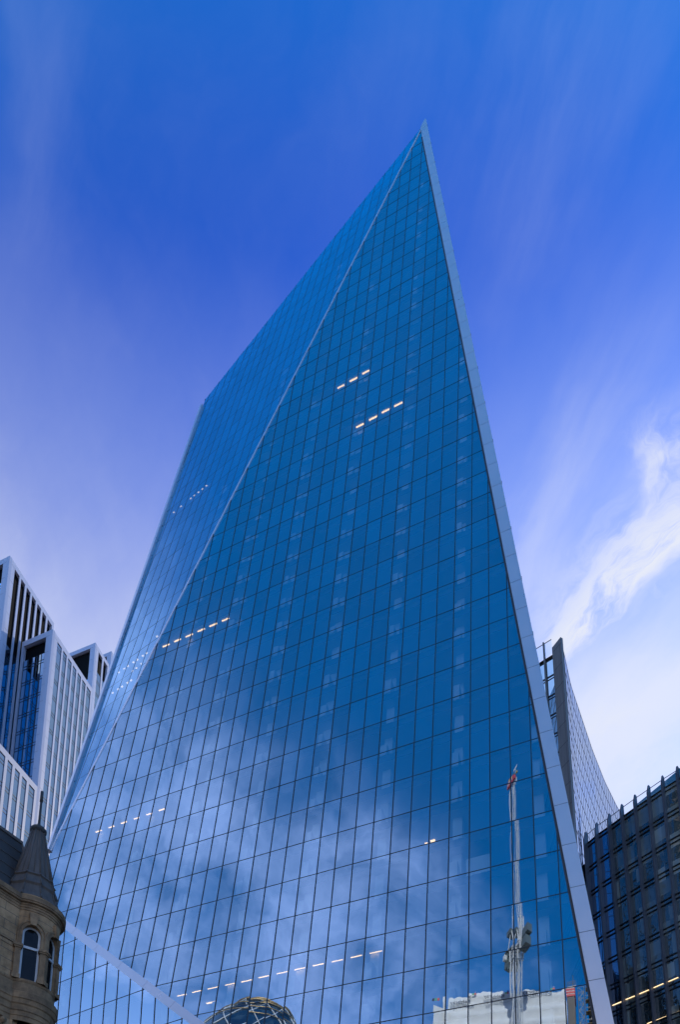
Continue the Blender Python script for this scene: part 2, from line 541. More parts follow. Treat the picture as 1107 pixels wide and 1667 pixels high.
def clip_poly(poly, n, d):
    """keep the side n.p <= d"""
    out = []
    for i in range(len(poly)):
        a, b = poly[i], poly[(i + 1) % len(poly)]
        sa, sb = n.dot(a) - d, n.dot(b) - d
        if sa <= 0: out.append(a)
        if (sa < 0 < sb) or (sb < 0 < sa): out.append(a + (b - a) * (sa / (sa - sb)))
    return out


# ------------------------------------------------------------------ ground
def sheet(name, pts, mat, z, th=0.0):
    mb = MB()
    if th:
        n = len(pts); lo = [V((p[0], p[1], z - th)) for p in pts]; hi = [V((p[0], p[1], z)) for p in pts]
        mb.face(hi)
        for i in range(n):
            mb.face([lo[i], lo[(i + 1) % n], hi[(i + 1) % n], hi[i]])
    else:
        mb.face([V((p[0], p[1], z)) for p in pts])
    return mb.build(name, mat, None, kind='structure')


sheet('ground', [(-6000, -6000), (6000, -6000), (6000, 6000), (-6000, 6000)], 'earth', -0.13)
rd = V((0.92, -0.39, 0)); rn = V((0.39, 0.92, 0))
def strip(a, b, n0, n1): return [rd * a + rn * n0, rd * b + rn * n0, rd * b + rn * n1, rd * a + rn * n1]
sheet('road', strip(-160, 160, 4, 14), 'asphalt', -0.126)
sheet('pavement', strip(-160, 160, 14, 23), 'paving', 0.0, 0.12)
sheet('pavement', strip(-160, 160, -12, 4), 'paving', 0.0, 0.12)
ml = MB()
for s_ in (4.35, 4.65, 13.35, 13.65):
    ml.face([V((p.x, p.y, -0.122)) for p in strip(-160, 160, s_ - .05, s_ + .05)])
ml.build('road_markings', 'paint', None, kind='structure')

# ------------------------------------------------------------------ the pointed glass tower
TOP = MAIN.hit(692.5, 199.5)
D_FOLD = hdir(-1425)
LOWC = MAIN.hit(82, 1385)
n_left = (TOP - LOWC).cross(D_FOLD)
if n_left.y > 0: n_left = -n_left
LEFT = Plane(TOP, n_left)
SHO = LEFT.hit(334, 650)
b1, b2 = MAIN.hit(106.7, 1505), MAIN.hit(323, 1667)
nb = V((b2 - b1)); nb.z = 0; nb = V((nb.y, -nb.x, 0))
if nb.y > 0: nb = -nb
LOWER = Plane(b1, nb)
nw = (SHO - LOWC).cross(V((0.10, 1, 0)))
if nw.x > 0: nw = -nw
FLANK = Plane(SHO, nw)
r_in0, r_in1 = MAIN.hit(708.8, 330), MAIN.hit(971.8, 1667)
r_o0, r_o1 = MAIN.hit(721.9, 330), MAIN.hit(1000, 1667)
nr = (r_o0 - r_o1).cross(V((0.06, 1, 0)))
if nr.x < 0: nr = -nr
RIGHT = Plane(r_o1, nr)
nk = (TOP - SHO).cross(V((8, 108, 0)) - SHO)
if nk.y < 0: nk = -nk
BACK = Plane(SHO, nk)
PL = dict(main=MAIN, left=LEFT, lower=LOWER, flank=FLANK, right=RIGHT, back=BACK)


def solid_face(key):
    P = PL[key]
    u = P.n.cross(V((0, 0, 1))).normalized(); v = P.n.cross(u)
    poly = [P.p + u * a + v * b for a, b in ((-400, -400), (400, -400), (400, 400), (-400, 400))]
    for k, q in PL.items():
        if k != key: poly = clip_poly(poly, q.n, q.d)
    return clip_poly(poly, V((0, 0, -1)), 0.0)


def facet(name, parent, poly, org, eu, ev, no, ustep, vlist, glass, mw=0.07, md=0.035, pillow=0.0020, tilt=0.0013, label=None, bars='mullion', tw=0.06, td=0.012):
    """one glazed face: a pane per bay and storey, and a grid of mullions on it"""
    g, mu = MB(), MB()
    q = [V(((p - org).dot(eu), (p - org).dot(ev), 0)) for p in poly]
    X, Y, Z = V((1, 0, 0)), V((0, 1, 0)), V((0, 0, 1))
    W = lambda a, b, h=0.0: org + eu * a + ev * b + no * h
    u0, u1 = min(p.x for p in q), max(p.x for p in q)
    v0, v1 = min(p.y for p in q), max(p.y for p in q)
    vs = sorted(vlist)
    vs = [v for v in vs if v0 - 6 < v < v1 + 6]
    i0, i1 = math.floor(u0 / ustep), math.ceil(u1 / ustep)
    for a, b in zip(vs[:-1], vs[1:]):
        row = clip_poly(clip_poly(q, Y, b), -Y, -a)
        if len(row) < 3: continue
        for i in range(i0, i1):
            c0, c1 = i * ustep, (i + 1) * ustep
            c = clip_poly(clip_poly(row, X, c1), -X, -c0)
            if len(c) < 3: continue
            area = abs(sum(c[k].x * c[(k + 1) % len(c)].y - c[(k + 1) % len(c)].x * c[k].y for k in range(len(c)))) / 2
            if area < 0.01: continue
            tx, ty = random.gauss(0, tilt), random.gauss(0, tilt)
            am = pillow * random.uniform(0.3, 1.3)
            cu, cv, hu, hv = (c0 + c1) / 2, (a + b) / 2, (c1 - c0) / 2, (b - a) / 2
            if area > 0.98 * (c1 - c0) * (b - a) and pillow:
                nu, nv = 5, 7
                vv = []
                for jv in range(nv):
                    for ju in range(nu):
                        fu, fv = -1 + 2 * ju / (nu - 1), -1 + 2 * jv / (nv - 1)
                        h = am * (1 - fu * fu) * (1 - 0.8 * fv * fv) + tx * fu * hu + ty * fv * hv
                        vv.append(W(cu + fu * hu, cv + fv * hv, h))
                ff = []
                for jv in range(nv - 1):
                    for ju in range(nu - 1):
                        k = jv * nu + ju
                        ff.append((k, k + 1, k + nu + 1, k + nu))
                if (vv[1] - vv[0]).cross(vv[nu] - vv[0]).dot(no) < 0: ff = [f[::-1] for f in ff]
                g.mesh(vv, ff, 0, True)
            else:
                pts = [W(p.x, p.y, tx * (p.x - cu) + ty * (p.y - cv)) for p in c]
                if (pts[1] - pts[0]).cross(pts[2] - pts[0]).dot(no) < 0: pts = pts[::-1]
                g.face(pts)

    def run(n, d):
        """where a grid line crosses the face"""
        hit = []
        for k in range(len(q)):
            a, b = q[k], q[(k + 1) % len(q)]
            sa, sb = n.dot(a) - d, n.dot(b) - d
            if (sa < 0) != (sb < 0): hit.append(a + (b - a) * (sa / (sa - sb)))
        return hit if len(hit) == 2 else None
    for i in range(i0, i1 + 1):
        h = run(X, i * ustep)
        if h:
            a, b = W(h[0].x - mw / 2, h[0].y, -0.02), W(h[1].x - mw / 2, h[1].y, -0.02)
            mu.ob(a, eu * mw, b - a, no * (md + 0.02))
    for v in vs:
        h = run(Y, v)
        if h:
            a, b = W(h[0].x, h[0].y - tw / 2, -0.022), W(h[1].x, h[1].y - tw / 2, -0.022)
            mu.ob(a, ev * tw, b - a, no * (0.022 + td))
    o = g.build(name, glass, parent)
    if label: o['label'] = label
    mu.build('mullions', bars, o)
    return o


tower = thing('glass_skyscraper', 'tall pointed blue glass skyscraper with sloping folded faces and pale metal edges', 'skyscraper', (2, 62, 0))
R0, R1 = -37, 16
levels = {k: Z0 - DZ * k for k in range(R0, R1)}
main_poly = solid_face('main')
facet('facade', tower, main_poly, O_, EU, EV, NM, 1.5, [VS * k for k in range(R0, R1)], 'tower_glass', label='broad dark blue glass face covered with a grid of panes')
# folded face
eul = D_FOLD; evl = LEFT.n.cross(eul).normalized()
if evl.z > 0: evl = -evl
orgl = LEFT.hit(105.2, 1328.9)
orgl = orgl + evl * ((orgl.z - levels[0]) / -evl.z)
facet('facade', tower, solid_face('left'), orgl, eul, evl, LEFT.n, 1.5, [(levels[0] - z) / -evl.z for z in levels.values()], 'fold_glass', 0.045, 0.015, tw=0.04, td=0.004, label='narrow folded glass face of brighter blue')
# upright face below the sloping beam
eub = V((b1 - b2)); eub.z = 0; eub.normalize()
orgb = LOWER.hit(97.4, 1599.5); orgb.z = levels[0]
facet('facade', tower, solid_face('lower'), orgb, eub, V((0, 0, -1)), LOWER.n, 1.5, [levels[0] - z for z in levels.values()], 'tower_glass', 0.065, label='upright pale blue glass face under the sloping beam')
for key, cut in (('right', 1), ('right', -1), ('back', 0), ('flank', 0)):
    P = PL[key]; e = P.n.cross(V((0, 0, 1))).normalized(); w = P.n.cross(e).normalized()
    if w.z > 0: w = -w
    og = V(P.p); og = og + w * ((og.z - levels[0]) / -w.z)
    facet('facade', tower, clip_poly(solid_face(key), V((0, cut, 0)), 64.0 * cut) if cut else solid_face(key), og, e, w, P.n, 1.5, [(levels[0] - z) / -w.z for z in levels.values()], 'side_glass' if cut == 1 else 'block_glass', 0.10, 0.05, 0.0, bars='grey_panel' if cut == 1 else 'mullion', tw=0.45 if cut == 1 else 0.08)

# floors inside
for k, z in levels.items():
    if z < 5 or z > TOP.z - 5: continue
    poly = [V((-90, -90, z)), V((90, -90, z)), V((90, 160, z)), V((-90, 160, z))]
    for q in PL.values():
        poly = clip_poly(poly, q.n, q.d - (0.30 if q in (MAIN, LEFT, LOWER) else 0.6))
        if len(poly) < 3: break
    if len(poly) < 3: continue
    mb = MB(); n = len(poly)
    lo = [p + V((0, 0, -0.62)) for p in poly]; hi = [p + V((0, 0, -0.02)) for p in poly]
    mb.face(hi); mb.face(lo[::-1])
    for i in range(n): mb.face([lo[i], lo[(i + 1) % n], hi[(i + 1) % n], hi[i]], 1)
    mb.build('floor_slab', ['slab', 'spandrel'], tower)


# raking columns behind the glass, and room lights under the slabs
def inner_run(P, org, eu, ev, u, depth):
    o = org + eu * u - P.n * depth
    lo, hi = -1e3, 1e3
    for q in list(PL.values()) + [Plane((0, 0, 4), (0, 0, -1))]:
        den = q.n.dot(ev); dist = (q.d - 0.45) - q.n.dot(o)
        if abs(den) < 1e-6:
            if dist < 0: return None
            continue
        t = dist / den
        if den > 0: hi = min(hi, t)
        else: lo = max(lo, t)
    return (o + ev * lo, o + ev * hi) if hi - lo > 3 else None


up_ = V((0, 0, 1))


def columns(P, org, eu, ev, us, depth, w):
    for u in us:
        h = inner_run(P, org, eu, ev, u, depth)
        if not h: continue
        mb = MB(); mb.ob(h[0] - eu * w / 2, eu * w, -P.n * w, h[1] - h[0])
        for k, z in levels.items():                     # pale blocks added near the glass to catch light as bright flecks
            c = org + eu * u + ev * ((levels[0] - z) / -ev.z)
            if min(q.d - q.n.dot(c + up_ * 1.6) for q in PL.values() if q is not P) < 0.6 or z < 6: continue
            if random.random() < 0.28: continue
            hh = random.choice((0.9, 1.15, 1.3, 1.45)) + max(0, 80 - z) * 0.011; ww_ = random.choice((0.42, 0.5, 0.58))
            mb.ob(c - eu * ww_ / 2 - P.n * 0.22, eu * ww_, -P.n * (depth - 0.20), -ev * hh)
        mb.build('column', 'column', tower)


columns(MAIN, O_, EU, EV, [1.5 * (2.2 + 4 * k) for k in range(-8, 3)], 1.25, 0.7)
columns(LOWER, orgb, eub, V((0, 0, -1)), [1.5 * (0.4 + 4 * k) for k in range(-10, 10)], 0.95, 0.5)


def room_light(x, y, L, P=MAIN, e=EU, mat='lamp', w=0.13):
    p = P.hit(x, y)
    k = math.floor((Z0 - p.z) / DZ)
    zc = levels[k] - 0.66
    r = ray(x, y)
    c = CAM + r * ((zc - CAM.z) / r.z)
    if P.side(c) > -0.35: c = c - P.n * (0.35 + P.side(c))
    side = V((-e.y, e.x, 0))
    mb = MB(); mb.ob(c - e * L / 2 - side * w / 2, e * L, side * w, V((0, 0, 0.05)))
    mb.build('ceiling_light', mat, tower)


for x, y in ((555, 629.5), (575.5, 618), (595.5, 606), (586, 693), (607.3, 681), (628, 669), (648.5, 658.5)): room_light(x, y, random.uniform(.85, 1.0), w=0.13)
for x, y in ((212, 303), (292, 267), (373, 233), (456, 196), (540, 160), (625, 123)): room_light(220 + x / 4.2577, 980 + y / 4.2577, random.uniform(.8, .95), w=0.11)
for i in range(6): room_light(160 + 20.6 * i, 1353.5 - 7.0 * i, random.uniform(.6, .75), w=0.085)
for x, y in ((295.5, 1620.5), (320, 1614.5), (346, 1608.8), (374, 1602.7), (401, 1597.3), (429, 1590.5), (459, 1584), (488, 1577.5), (518, 1571), (549, 1564.5), (580, 1557.5), (612, 1550.5)): room_light(x, y, random.uniform(.85, .95), w=0.055)
room_light(343.5, 1632.5, 0.9, w=0.13)
room_light(611, 1584, 0.3, w=0.12); room_light(705, 1369.5, 0.35, w=0.25); room_light(694, 1373, 0.2, w=0.1)
for q in ((757, 842), (790, 815), (812, 795), (845, 768), (868, 748), (900, 718), (923, 698), (957, 668), (980, 650), (1013, 620), (712, 968), (744, 940), (767, 920), (800, 892), (822, 875), (855, 845), (879, 825), (912, 797), (937, 775)):
    room_light(q[0] / 3.969, 880 + q[1] / 3.969, 0.24, LEFT, D_FOLD, 'lamp_pale', 0.13)
for q in ((281, 832), (292, 821), (308, 808), (314, 803), (320, 797), (326, 791), (332, 784)):
    room_light(q[0], q[1], 0.25, LEFT, D_FOLD, 'lamp_pale', 0.10)

# white partition left standing in two rooms
for x0, x1, y in ((757, 796, 1400),):
    p0, p1 = MAIN.hit(x0, y), MAIN.hit(x1, y - 10)
    z = Z0 - DZ * math.ceil((Z0 - p0.z) / DZ)
    a = p0 - NM * 0.5; b = p1 - NM * 0.5; a.z = b.z = z + 0.05
    mb = MB(); mb.ob(a, b - a, V((0, 0.1, 0)), V((0, 0, 1.6))); mb.build('partition', 'column', tower)

# pale metal edges
Lr = lambda p, q, v: p + (q - p) * ((v - (p - O_).dot(EV)) / ((q - p).dot(EV)))
mb, rv = MB(), MB()
INN = MAIN.hit(686, 212)
vtop = (TOP - O_).dot(EV)
vend = VS * 12.4
vcuts = [vtop] + [(INN - O_).dot(EV)] + [VS * k for k in range(-40, 13) if VS * k > (INN - O_).dot(EV) + 0.5] + [vend]
for a, b in zip(vcuts[:-1], vcuts[1:]):
    g = 0.022
    va, vb = a + g, b - g
    iv = (INN - O_).dot(EV)
    pin = lambda v: Lr(r_in0, r_in1, v) if v > iv else INN + (TOP - INN) * ((iv - v) / (iv - vtop))
    q = [pin(va), Lr(r_o0, r_o1, va), Lr(r_o0, r_o1, vb), pin(vb)]
    if (q[1] - q[0]).length < 0.02: q[1] = q[0] + EU * 0.02
    fr = [p + NM * 0.30 for p in q]; bk = [p - NM * 0.9 for p in q]
    mb.face(fr if (fr[1] - fr[0]).cross(fr[2] - fr[0]).dot(NM) > 0 else fr[::-1])
    for i in range(4):
        mb.face([fr[i], bk[i], bk[(i + 1) % 4], fr[(i + 1) % 4]])
q = [Lr(r_in0, r_in1, vtop + 5), Lr(r_o0, r_o1, vtop + 5), Lr(r_o0, r_o1, vend), Lr(r_in0, r_in1, vend)]
rv.face([p + NM * 0.285 for p in q])
rv.ob(q[0] - EU * 0.02 * 0 + NM * 0.02, (q[0] - q[1]).normalized() * 0.16, q[3] - q[0], NM * 0.05)
mb.build('edge_cladding', 'cladding', tower); rv.build('edge_joint', 'reveal', tower)


def strip_trim(name, p, q, across, w, h, no, mat='cladding'):
    mb = MB(); L = (q - p).length; n = max(1, int(L / 4)); d = (q - p) / n
    for i in range(n):
        mb.ob(p + d * (i + 0.003) - no * 0.2, d * 0.994, across * w, no * (h + 0.2))
    return mb.build(name, mat, tower)


fold_dir = (LOWC - TOP).normalized()
ac = LEFT.n.cross(fold_dir).normalized()
if ac.dot(D_FOLD) < 0: ac = -ac
CORN = None
lp = solid_face('left')
low_end = min(lp, key=lambda p: p.z)
strip_trim('fold_trim', TOP, low_end, ac, 0.30, 0.06, LEFT.n)
sd_ = (low_end - SHO).normalized(); ac2 = LEFT.n.cross(sd_).normalized()
if ac2.dot(D_FOLD) < 0: ac2 = -ac2
strip_trim('edge_trim', SHO + sd_ * 2.0, low_end, ac2, 0.45, 0.25, LEFT.n)
# sloping beam over the upright face
bl = [p for p in main_poly if abs(LOWER.side(p)) < 1e-3]
bl.sort(key=lambda p: -p.z)
bd = (bl[-1] - bl[0]).normalized()
ab = MAIN.n.cross(bd).normalized()
if ab.z > 0: ab = -ab
strip_trim('sloping_beam', bl[0] - ab * 0.32, bl[-1] - ab * 0.32, ab, 0.72, 0.22, (MAIN.n + LOWER.n).normalized())

# ------------------------------------------------------------------ white framed office tower on the left
office = thing('office_tower', 'white framed glass office tower of stepped blocks at the left edge of view', 'building', (-45, 118, 0))
UF, UB = hdir(-2750), hdir(880)                    # along the fronts (to the left), and back along the sides


def side_wall(o, e, length, H, nrm, bays, pier, top, post, sill_z=0.0, fl=3.7, dark_top=0.0, glass_in=0.12, cols=1, fr=None, gl=None, bd=None, dk=None, pd=0.0, top_dark=0.0):
    """a wall from o along e: frame with piers, glass set back, transoms per floor"""
    up = V((0, 0, 1))
    fr.ob(o + up * (H - top), e * length, nrm * 0.02 - nrm * 0.62, up * top)             # head beam
    fr.ob(o, e * post, -nrm * 0.6, up * (H - top))
    fr.ob(o + e * (length - post * 0.35), e * post * 0.35, -nrm * 0.6, up * (H - top))
    inner = length - post * 1.35
    step = inner / bays
    for i in range(1, bays):
        if pier: fr.ob(o + e * (post + step * i - step * pier / 2) + nrm * pd, e * step * pier, -nrm * (glass_in + 0.05 + pd), up * (H - top))
    gz = H - top - dark_top
    gl.face([o + e * 0.1 - nrm * glass_in, o + e * (length - 0.1) - nrm * glass_in, o + e * (length - 0.1) - nrm * glass_in + up * gz, o + e * 0.1 - nrm * glass_in + up * gz])
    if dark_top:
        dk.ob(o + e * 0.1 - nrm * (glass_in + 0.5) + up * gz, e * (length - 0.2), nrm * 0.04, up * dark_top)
    z = H - top - 1.0
    while z > 20:
        if z < gz:
            for dz in (0.0, -0.62):
                bd.ob(o + e * post * 0.8 - nrm * (glass_in + 0.02) + up * (z + dz), e * (length - post * 1.2), nrm * 0.06, up * 0.09, 1)
        z -= fl
    nn = bays * cols
    for i in range(nn + 1):
        if pier == 0:
            bd.ob(o + e * (post + inner * i / nn - 0.04) - nrm * (glass_in + 0.02), e * 0.08, nrm * 0.09, up * gz, 1)


def panel_joints(jb, o, e, length, H, nrm, post, fl):
    z = H - 1.2
    while z > 20:
        jb.ob(o + e * 0.0 + nrm * 0.002 + V((0, 0, z)), e * post, nrm * 0.006, V((0, 0, 0.03)), 1)
        z -= fl


def block(cor, wf, ws, H, fb, sb, fdark, sdark, post=1.5, top=1.2, fcols=3, label=None, pier=0.29, fpier=0.0, fl=3.7, uf=UF, ub=UB):
    cor = V((cor.x, cor.y, 0))
    nf = -(ub - uf * ub.dot(uf)).normalized(); ns = -(uf - ub * uf.dot(ub)).normalized()
    fr, gl, dk = MB(), MB(), MB()
    bd = gl
    side_wall(cor, uf, wf, H, nf, fb, fpier, top, post, fl=fl, dark_top=fdark, cols=fcols, fr=fr, gl=gl, bd=bd, dk=dk, glass_in=0.35)
    o2 = cor
    side_wall(o2, ub, ws, H, ns, sb, pier, top, post, fl=fl, dark_top=sdark, cols=1, fr=fr, gl=gl, bd=bd, dk=dk)
    panel_joints(fr, cor, uf, wf, H, nf, post, fl); panel_joints(fr, cor, ub, ws, H, ns, post, fl)
    z = V((0, 0, 1))
    # roof, back and far sides
    fr.face([cor + z * (H - .05), cor + uf * wf + z * (H - .05), cor + uf * wf + ub * ws + z * (H - .05), cor + ub * ws + z * (H - .05)][::-1])
    fr.face([cor + uf * wf, cor + uf * wf + ub * ws, cor + uf * wf + ub * ws + z * H, cor + uf * wf + z * H])
    fr.face([cor + ub * ws + uf * wf, cor + ub * ws, cor + ub * ws + z * H, cor + ub * ws + uf * wf + z * H])

    p = fr.build('tower_block', ['white_frame', 'band'], office)
    if label: p['label'] = label
    gl.build('glazing', ['block_glass', 'band'], p)
    if dk.v: dk.build('louvre', 'dark', p)
    return p


def meet(p, d, q, e):
    """plan crossing of two level lines"""
    den = d.x * e.y - d.y * e.x
    t = ((q.x - p.x) * e.y - (q.y - p.y) * e.x) / den
    return p + d * t


def on_vertical(p, e, x, y):
    """point seen at a pixel on the upright plane through p along e"""
    n = V((e.y, -e.x, 0)); r = ray(x, y)
    return CAM + r * (n.dot(V((p.x, p.y, 0)) - CAM) / n.dot(r))


cB = at_y(85.7, 1024, 112)
lB = on_vertical(cB, UF, 35.5, 1046)
fB = on_vertical(cB, UB, 150, 1125)
wB = (V((lB.x - cB.x, lB.y - cB.y, 0))).length
block(cB, wB, max(12, V((fB.x - cB.x, fB.y - cB.y, 0)).length), cB.z, 5, 7, 3.2, 0.0, fcols=1, label='middle block with a projecting glass front')
cA = on_vertical(lB, UB, 15.6, 904.5)
lenA = V((lB.x - cA.x, lB.y - cA.y, 0)).length
fA = on_vertical(lB, UB, 86.5, 1024)
block(cA, 26, V((fA.x - cA.x, fA.y - cA.y, 0)).length, cA.z, 10, 7, 4.0, 17.5, fcols=1, label='tallest block with black louvres between white piers')
cC_far = at_y(60.3, 1281, 101)
cC_near = on_vertical(cC_far, UB, -12, 1192)
block(cC_near, 18, V((cC_far.x - cC_near.x, cC_far.y - cC_near.y, 0)).length, cC_far.z, 6, 5, 0.0, 0.0, top=1.1, fcols=1, pier=0.34, label='low white block in front with narrow windows')
cD = at_y(155, 1046, 150); lD = on_vertical(cD, UF, 112, 1065)
block(cD, V((lD.x - cD.x, lD.y - cD.y, 0)).length, 6, cD.z, 3, 2, 9.0, 6.0, fcols=1, label='farther block with a dark recess under its roof')
cE = at_y(181, 1060, 172); lE = on_vertical(cE, UF, 158, 1069)
block(cE, V((lE.x - cE.x, lE.y - cE.y, 0)).length + 1.5, 10, cE.z, 2, 3, 8.0, 5.0, fcols=1, label='farthest block, mostly behind the glass tower')

# ------------------------------------------------------------------ curved tower on the right
ct = thing('curved_tower', 'tall curved office tower with a grey blade end wall beside the pointed tower', 'building', (45, 120, 0))
top0 = at_y(913, 1037, 100)
HT = top0.z
cur = [at_z(x, y, HT) for x, y in ((913, 1037), (921.5, 1075), (930, 1115), (945, 1160), (965, 1220), (985, 1271), (1005, 1312))]
for i in range(1, 10):
    d = (cur[-1] - cur[-2]).normalized(); d = Matrix.Rotation(-0.05, 3, 'Z') @ d
    cur.append(cur[-1] + d * 7.5)
cur = [V((p.x, p.y, 0)) for p in cur]
up = V((0, 0, 1))
# resample along the curve in equal bays
bayw = 1.5; pts = [cur[0]]; acc = 0.0
for a, b in zip(cur[:-1], cur[1:]):
    L = (b - a).length; t = bayw - acc
    while t <= L:
        pts.append(a + (b - a) * (t / L)); t += bayw
    acc = (acc + L) % bayw
g, bm_ = MB(), MB()
for i, (a, b) in enumerate(zip(pts[:-1], pts[1:])):
    e = (b - a).normalized(); nn = V((e.y, -e.x, 0))
    g.face([a, b, b + up * HT, a + up * HT])
    bm_.ob(a - e * 0.02, e * 0.04, nn * 0.03, up * HT)
    z = HT - 0.1
    while z > 10:
        bm_.ob(a + up * (z - 0.1), b - a, nn * 0.03, up * 0.07)
        z -= 3.9
gw = g.build('facade', 'curve_glass', ct); bm_.build('mullions', 'band', gw)
# blade end wall
bldir = V((at_z(899, 1054.5, HT) - at_z(913, 1037, HT))); bldir.z = 0; bl_len = bldir.length; bldir.normalize()
bn = V((bldir.y, -bldir.x, 0))
if bn.dot(V((0, -1, 0)) ) < 0: bn = -bn
mb = MB(); jb = mb
q0 = cur[0]
mb.ob(q0 - bn * 0.5, bldir * bl_len, bn * 0.5, up * HT)
z = HT - 1.2
while z > 10:
    jb.ob(q0 + bldir * 0.01 + up * z + bn * 0.001, bldir * (bl_len - 0.02), bn * 0.012, up * 0.09, 1)
    z -= 3.9
jb.ob(q0 + bldir * 0.3 + bn * 0.001, bldir * 0.05, bn * 0.012, up * (HT - 1.2), 1)
bw = mb.build('end_wall', ['grey_panel', 'mullion'], ct)
# recessed windows beside the blade, lower roof with glass rail
q1 = q0 + bldir * bl_len
wdir = V((-0.80, 0.60, 0)); wn2 = V((-0.6, -0.8, 0))
HL = at_y(900, 1073, q1.y + 1).z
fr, gl, rail = MB(), MB(), MB()
dk = gl
for i in range(6):
    o = q1 + wdir * (1.55 * i) - wn2 * 0.0
    gl.face([o - wn2 * 0.3, o + wdir * 1.55 - wn2 * 0.3, o + wdir * 1.55 - wn2 * 0.3 + up * HL, o - wn2 * 0.3 + up * HL])
    fr.ob(o + wdir * 1.3 - wn2 * 0.4, wdir * 0.22, wn2 * 0.6, up * (HL + 3.2))
    z = HL
    while z > 10:
        dk.ob(o + up * (z - 0.25) - wn2 * 0.32, wdir * 1.4, wn2 * 0.1, up * 0.25, 1)
        dk.ob(o + up * (z - 0.75) - wn2 * 0.32, wdir * 1.4, wn2 * 0.1, up * 0.10, 1)
        z -= 3.9
    rail.face([o + up * HL, o + wdir * 1.3 + up * HL, o + wdir * 1.3 + up * (HL + 2.9), o + up * (HL + 2.9)])
    fr.bar(o + up * (HL + 2.95), o + wdir * 1.55 + up * (HL + 2.95), 0.09)
fr.build('window_fins', 'grey_panel', ct); gl.build('window_strip', ['side_glass', 'mullion'], ct); rail.build('glass_rail', 'rail_glass', ct)
# hidden back and roof
mb = MB()
roof = [p + up * (HT - 0.3) for p in pts] + [q1 + wdir * 9 + up * (HL - 0.3) * 1.0 + V((0, 40, 0))]
mb.face([q1 + up * (HL - .3), q1 + wdir * 9.3 + up * (HL - .3), q1 + wdir * 9.3 + V((10, 40, 0)) + up * (HL - .3), pts[10] + V((0, 1, 0)) + up * (HL - .3)])
mb.face([q1 + wdir * 9.3, q1 + wdir * 9.3 + V((10, 40, 0)), q1 + wdir * 9.3 + V((10, 40, 0)) + up * HL, q1 + wdir * 9.3 + up * HL])
mb.build('rear_wall', 'grey_panel', ct)

# ------------------------------------------------------------------ dark finned offices at lower right
fo = thing('finned_office', 'dark office block with tall black fins and a glass roof rail at lower right', 'building', (33, 70, 0))
pL = at_y(953, 1355, 80)
HF = pL.z
tops = [at_z(x, y, HF) for x, y in ((953, 1355), (971, 1339.5), (991.5, 1325), (1012, 1309.5), (1033.5, 1294), (1055.6, 1278.8), (1078.4, 1263), (1102.4, 1247.6))]
tops = [V((p.x, p.y, 0)) for p in tops]
st = (tops[-1] - tops[-3]) / 2
for i in range(12): tops.append(tops[-1] + st)
fld = (tops[7] - tops[0]).normalized(); fnn = V((fld.y, -fld.x, 0))
if fnn.x > 0: fnn = -fnn
HP = at_z(962, 1367, HF).z
parap = 1.45                                     # the roof lies this far under the fin tops
FLR = 3.45
glz, rl = MB(), MB()
trn = glz
for i, (a, b) in enumerate(zip(tops[:-1], tops[1:])):
    e = (b - a).normalized(); nn = V((e.y, -e.x, 0))
    if nn.x > 0: nn = -nn
    back = 0.32
    z = HF - parap; k = 0
    glz.face([a - nn * back, b - nn * back, b - nn * back + up * z, a - nn * back + up * z], 1 if i < 2 else 0)  # first two bays take bluer glass to stand in for reflected sky
    while z > 6:
        for dz, h in ((0.0, 0.10), (-0.55, 0.09)):
            trn.ob(a - nn * (back + .03) + up * (z + dz - h), b - a, nn * 0.16, up * h, 2)
        z -= FLR
    rl.face([a - nn * 0.45 + up * (HF - parap), b - nn * 0.45 + up * (HF - parap), b - nn * 0.45 + up * (HF - 0.12), a - nn * 0.45 + up * (HF - 0.12)])
    mbf = MB()
    # a wedge-topped blade
    w = 0.17
    pr = [(-0.35, 0), (0.36, 0), (0.36, HF - 1.15), (-0.02, HF + 0.05), (-0.35, HF - 0.05)]
    lo = [a + nn * x - e * w / 2 + up * z_ for x, z_ in pr]; hi = [a + nn * x + e * w / 2 + up * z_ for x, z_ in pr]
    mbf.face(lo); mbf.face(hi[::-1])
    for j in range(5): mbf.face([lo[j], hi[j], hi[(j + 1) % 5], lo[(j + 1) % 5]])
    mbf.build('fin', 'fin', fo)
glz.build('glazing', ['fin_glass', 'curve_glass', 'mullion'], fo)
rb = rl.build('roof_rail', 'rail_glass', fo)
rt = MB()
for a, b in zip(tops[:-1], tops[1:]): rt.bar(a + up * (HF - 0.1) - fnn * 0.45, b + up * (HF - 0.1) - fnn * 0.45, 0.06)
rt.build('handrail', 'steel', rb)
# body behind: end wall, roof, plant room
mb = MB()
a, b = tops[0], tops[-1]
bk = -fnn * 22
zr = HF - parap - 0.25
mb.face([a - fnn * 0.7, a + bk, a + bk + up * zr, a - fnn * 0.7 + up * zr])
mb.face([a - fnn * 0.7 + up * zr, a + bk + up * zr, b + bk + up * zr, b - fnn * 0.7 + up * zr])
mb.face([a + bk, b + bk, b + bk + up * zr, a + bk + up * zr])
mb.ob(a - fnn * 0.9 - fld * 4.5, fld * 4.4, -fnn * 3, up * (HF - 3.5))  # near-black block in the gap by the tower, its shade put into the colour
mb.build('rear_wall', 'dark', fo)
pr_ = MB()
pa = tops[2] - fnn * 1.6 + up * zr; pb = tops[14] - fnn * 1.6 + up * zr
pr_.mesh([pa, pb, pb - fnn * 4, pa - fnn * 4 + fld * 1.0, pa + fld * 2.2 - fnn * .8 + up * 2.6, pb + up * 5.5 - fnn * .8, pb - fnn * 4 + up * 5.5, pa - fnn * 4 + up * 2.6 + fld * 2.4], [(0, 1, 5, 4), (1, 2, 6, 5), (2, 3, 7, 6), (3, 0, 4, 7), (4, 5, 6, 7)])
pr_.build('plant_room', 'fin_glass', fo)
